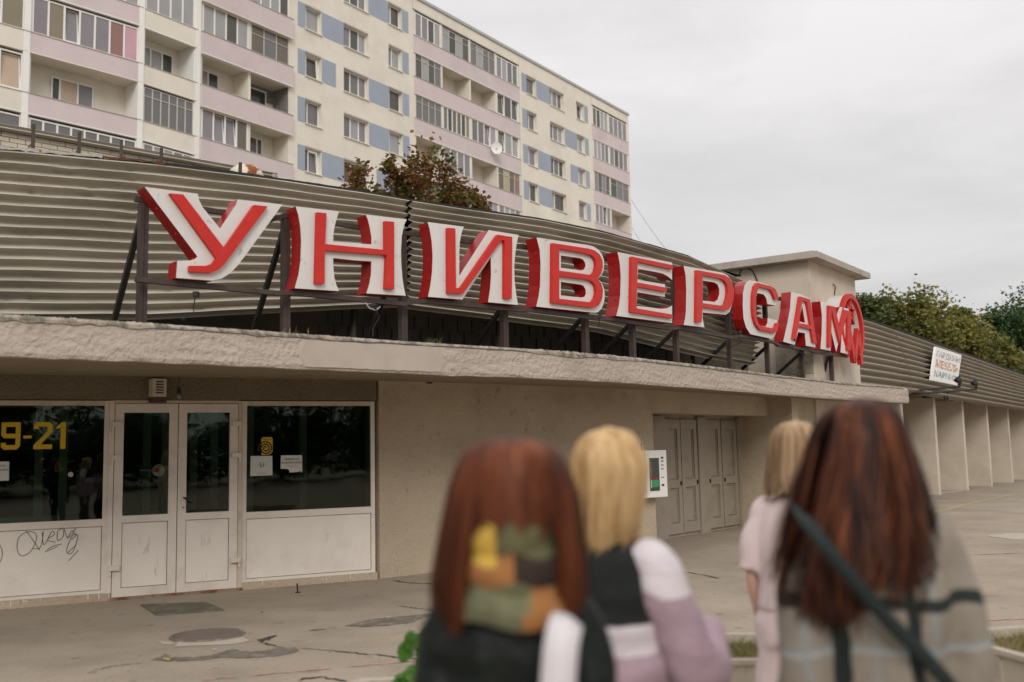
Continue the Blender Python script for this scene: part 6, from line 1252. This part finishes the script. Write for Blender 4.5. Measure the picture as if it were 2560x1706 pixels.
cl2 = MB(); cl2.v, cl2.f = torso([(1.335, .085, .085, 0, 0), (1.37, .075, .078, 0, 0), (1.405, .070, .074, 0, .0), (1.43, .068, .07, 0, .004)]); cl2.v = [tuple(xf2 @ Vector(p)) for p in cl2.v]; cl2.build('pink_collar', mat('pink_knit', (.46, .20, .22), .95, .1, 20), p2, True)
# ---- 3: woman in pale pink, half hidden
Y3 = 4.05; x3 = at_y(1990, 1200, Y3)[0]; yaw3 = rad(38); xf3 = person_xf(x3, Y3, yaw3, 1.008, .88)
p3_ = thing('person', 'person in loose pale pink top and trousers with a light brown bob', 'person', (x3, Y3, 0))
body(xf3, p3_, hangR, ((-.21, -.03, 1.06), (-.215, .05, .83), (0, .15, -1)))
PK = mat('pale_pink_cloth', (.60, .485, .475), .9, .04, 5)
P = [torso([(1.385, .075, .07, 0, 0), (1.365, .12, .085, 0, 0), (1.34, .165, .10, 0, 0), (1.28, .19, .12, 0, 0), (1.15, .195, .135, 0, 0), (1.0, .20, .14, 0, 0), (.93, .205, .145, 0, 0)])]
for s in (-1, 1): P.append(limb([(s*.12, 0, 1.335), (s*.158, 0, 1.305), (s*.19, -.015, 1.20), (s*.205, -.025, 1.075)], [.055, .064, .072, .08]))
fuse('loose_top', P, .014, xf3, PK, p3_, 4, .007, 9)
trousers(xf3, PK, p3_, flare=.05, top=1.0, wide=.03); shoes(xf3, M['pvc'], p3_)
HL = hair_mat('light_brown_hair', [(.16, .095, .05), (.28, .18, .10), (.38, .26, .15), (.46, .34, .21)])
ev = env_px([(1053, 1978, 1996), (1057, 1955, 2020), (1067, 1936, 2038), (1085, 1922, 2052), (1115, 1915, 2060), (1150, 1912, 2062), (1190, 1908, 2060), (1225, 1905, 2056)], Y3, x3, 1.008, 1.0, 0)
ev = [(z, a, b2, xo*math.cos(yaw3), xo*math.sin(yaw3)) for z, a, b2, xo, yo in ev]
z3 = lambda py: at_y(1990, py, Y3)[2]/1.008
hair(ev, xf3, HL, p3_, lambda d: z3(1215), n=2200, face=(20, 140), wave=.03, clump=.3, w=.003, zface=1.60, frizz=.006)
# ---- 4: brunette in a checked overshirt with a cross-body strap
Y4 = 2.4; x4 = at_y(2178, 1300, Y4)[0]; s4_ = 1.012; SX4 = .88; xf4 = person_xf(x4, Y4, rad(-2), s4_, SX4)
p4_ = thing('person', 'person with long auburn hair and checked grey overshirt with a dark shoulder strap', 'person', (x4, Y4, 0))
body(xf4, p4_, hangR, hangL)
def plaid(name, base, bars):
    m = mat(name, base, .95, .10, 18, bump=.5, bscale=80, bdist=.008); t = m.node_tree; N = t.nodes; p = N['Principled BSDF']; tcn = N.new('ShaderNodeTexCoord'); sp_2 = N.new('ShaderNodeSeparateXYZ'); t.links.new(tcn.outputs['Object'], sp_2.inputs[0]); cur = p.inputs['Base Color'].links[0].from_socket
    nz_ = N.new('ShaderNodeTexNoise'); nz_.inputs['Scale'].default_value = 5; t.links.new(tcn.outputs['Object'], nz_.inputs[0]); wob = nmath(t, 'MULTIPLY', nmath(t, 'SUBTRACT', nz_.outputs[0], .5), .05)
    for ax_i, c0_, hw, c_, st_ in bars:
        d = nmath(t, 'ABSOLUTE', nmath(t, 'SUBTRACT', nmath(t, 'ADD', sp_2.outputs[ax_i], wob), c0_)); f = nmath(t, 'MULTIPLY', nmath(t, 'MULTIPLY', nmath(t, 'SUBTRACT', hw, d), 250, True), st_); mx_ = N.new('ShaderNodeMixRGB'); t.links.new(f, mx_.inputs[0]); t.links.new(cur, mx_.inputs[1]); mx_.inputs[2].default_value = (*c_, 1); cur = mx_.outputs[0]
    t.links.new(cur, p.inputs['Base Color']); return m
yb = Y4-.14; Zp = lambda py: at_y(2160, py, yb)[2]; Xp = lambda px: at_y(px, 1550, yb)[0]
DK = (.018, .024, .022); PB = (.24, .28, .30)
PLD = plaid('checked_wool', (.25, .217, .178), [(2, Zp(1632), .012, PB, .6), (2, Zp(1640), .006, (.45, .47, .47), .5), (0, Xp(2030), .010, PB, .5), (0, Xp(2190), .010, PB, .4), (0, Xp(2345), .014, PB, .5), (2, Zp(1510), .017, DK, 1.), (0, Xp(2112), .018, DK, 1.), (0, Xp(2286), .018, DK, 1.), (2, Zp(1760), .016, DK, .9), (0, Xp(1962), .012, DK, .8)])
P = [torso([(1.405, .07, .07, 0, 0), (1.392, .11, .09, 0, 0), (1.372, .158, .105, 0, 0), (1.33, .182, .12, 0, -.005), (1.24, .19, .135, 0, -.005), (1.12, .19, .14, 0, 0), (1.0, .185, .14, 0, 0), (.88, .19, .145, 0, 0), (.80, .195, .15, 0, 0)])]
for s in (-1, 1): P.append(limb([(s*.12, 0, 1.345), (s*.165, -.005, 1.33), (s*.195, -.02, 1.19), (s*.212, -.03, 1.03), (s*.20, .05, .93), (s*.19, .09, .80)], [.058, .070, .074, .074, .066, .058]))
jk4 = fuse('checked_overshirt', P, .013, xf4, PLD, p4_, 5, .010, 10)
trousers(xf4, mat('black_denim', (.02, .02, .022), .9, .15, 20), p4_); shoes(xf4, M['black'], p4_)
HBR = hair_mat('auburn_hair', [(.006, .003, .002), (.022, .008, .005), (.06, .019, .010), (.13, .040, .017), (.22, .075, .03)])
ev = env_px([(1000, 2136, 2160), (1003, 2110, 2185), (1012, 2084, 2208), (1030, 2056, 2228), (1060, 2036, 2246), (1100, 2022, 2258), (1160, 2004, 2274), (1230, 1984, 2294), (1310, 1962, 2314), (1390, 1944, 2330), (1450, 1930, 2332), (1520, 1930, 2318), (1580, 1945, 2300)], Y4, x4, s4_, .95, -.02, sx=SX4)
z4 = lambda py: at_y(2160, py, Y4-.1)[2]/s4_
def end4(d):
    x = math.cos(rad(d)); return z4(np.interp(x, [-1, -.55, -.25, .1, .45, .7, 1], [1470, 1505, 1480, 1420, 1455, 1535, 1480])+18*math.sin(d*.37)) if 180 < d < 360 else z4(1440)
hair(ev, xf4, HBR, p4_, lambda d: end4(d), n=4800, face=(45, 135), wave=.20, clump=.75, nclump=58, w=.0034, zface=1.60, frizz=.02, cap_k=.80, klo=.80)
STR = mat('dark_teal_webbing', (.012, .019, .018), .7, .15, 20, bump=.3, bscale=80)
sy = Y4-.17*s4_
ribbon('shoulder_strap', [at_y(1985, 1262, Y4-.02), at_y(2005, 1288, sy+.03), at_y(2040, 1335, sy-.035), at_y(2120, 1435, sy-.045), at_y(2210, 1540, sy-.02), at_y(2300, 1630, sy-.01), at_y(2380, 1720, sy+.0), at_y(2440, 1800, sy+.05)], .032, .006, STR, p4_, UPc)
fuse('shirt_collar', [torso([(1.36, .085, .08, 0, -.01), (1.395, .078, .075, 0, -.008), (1.42, .072, .07, 0, -.004)])], .010, xf4, PK, p4_, 2)
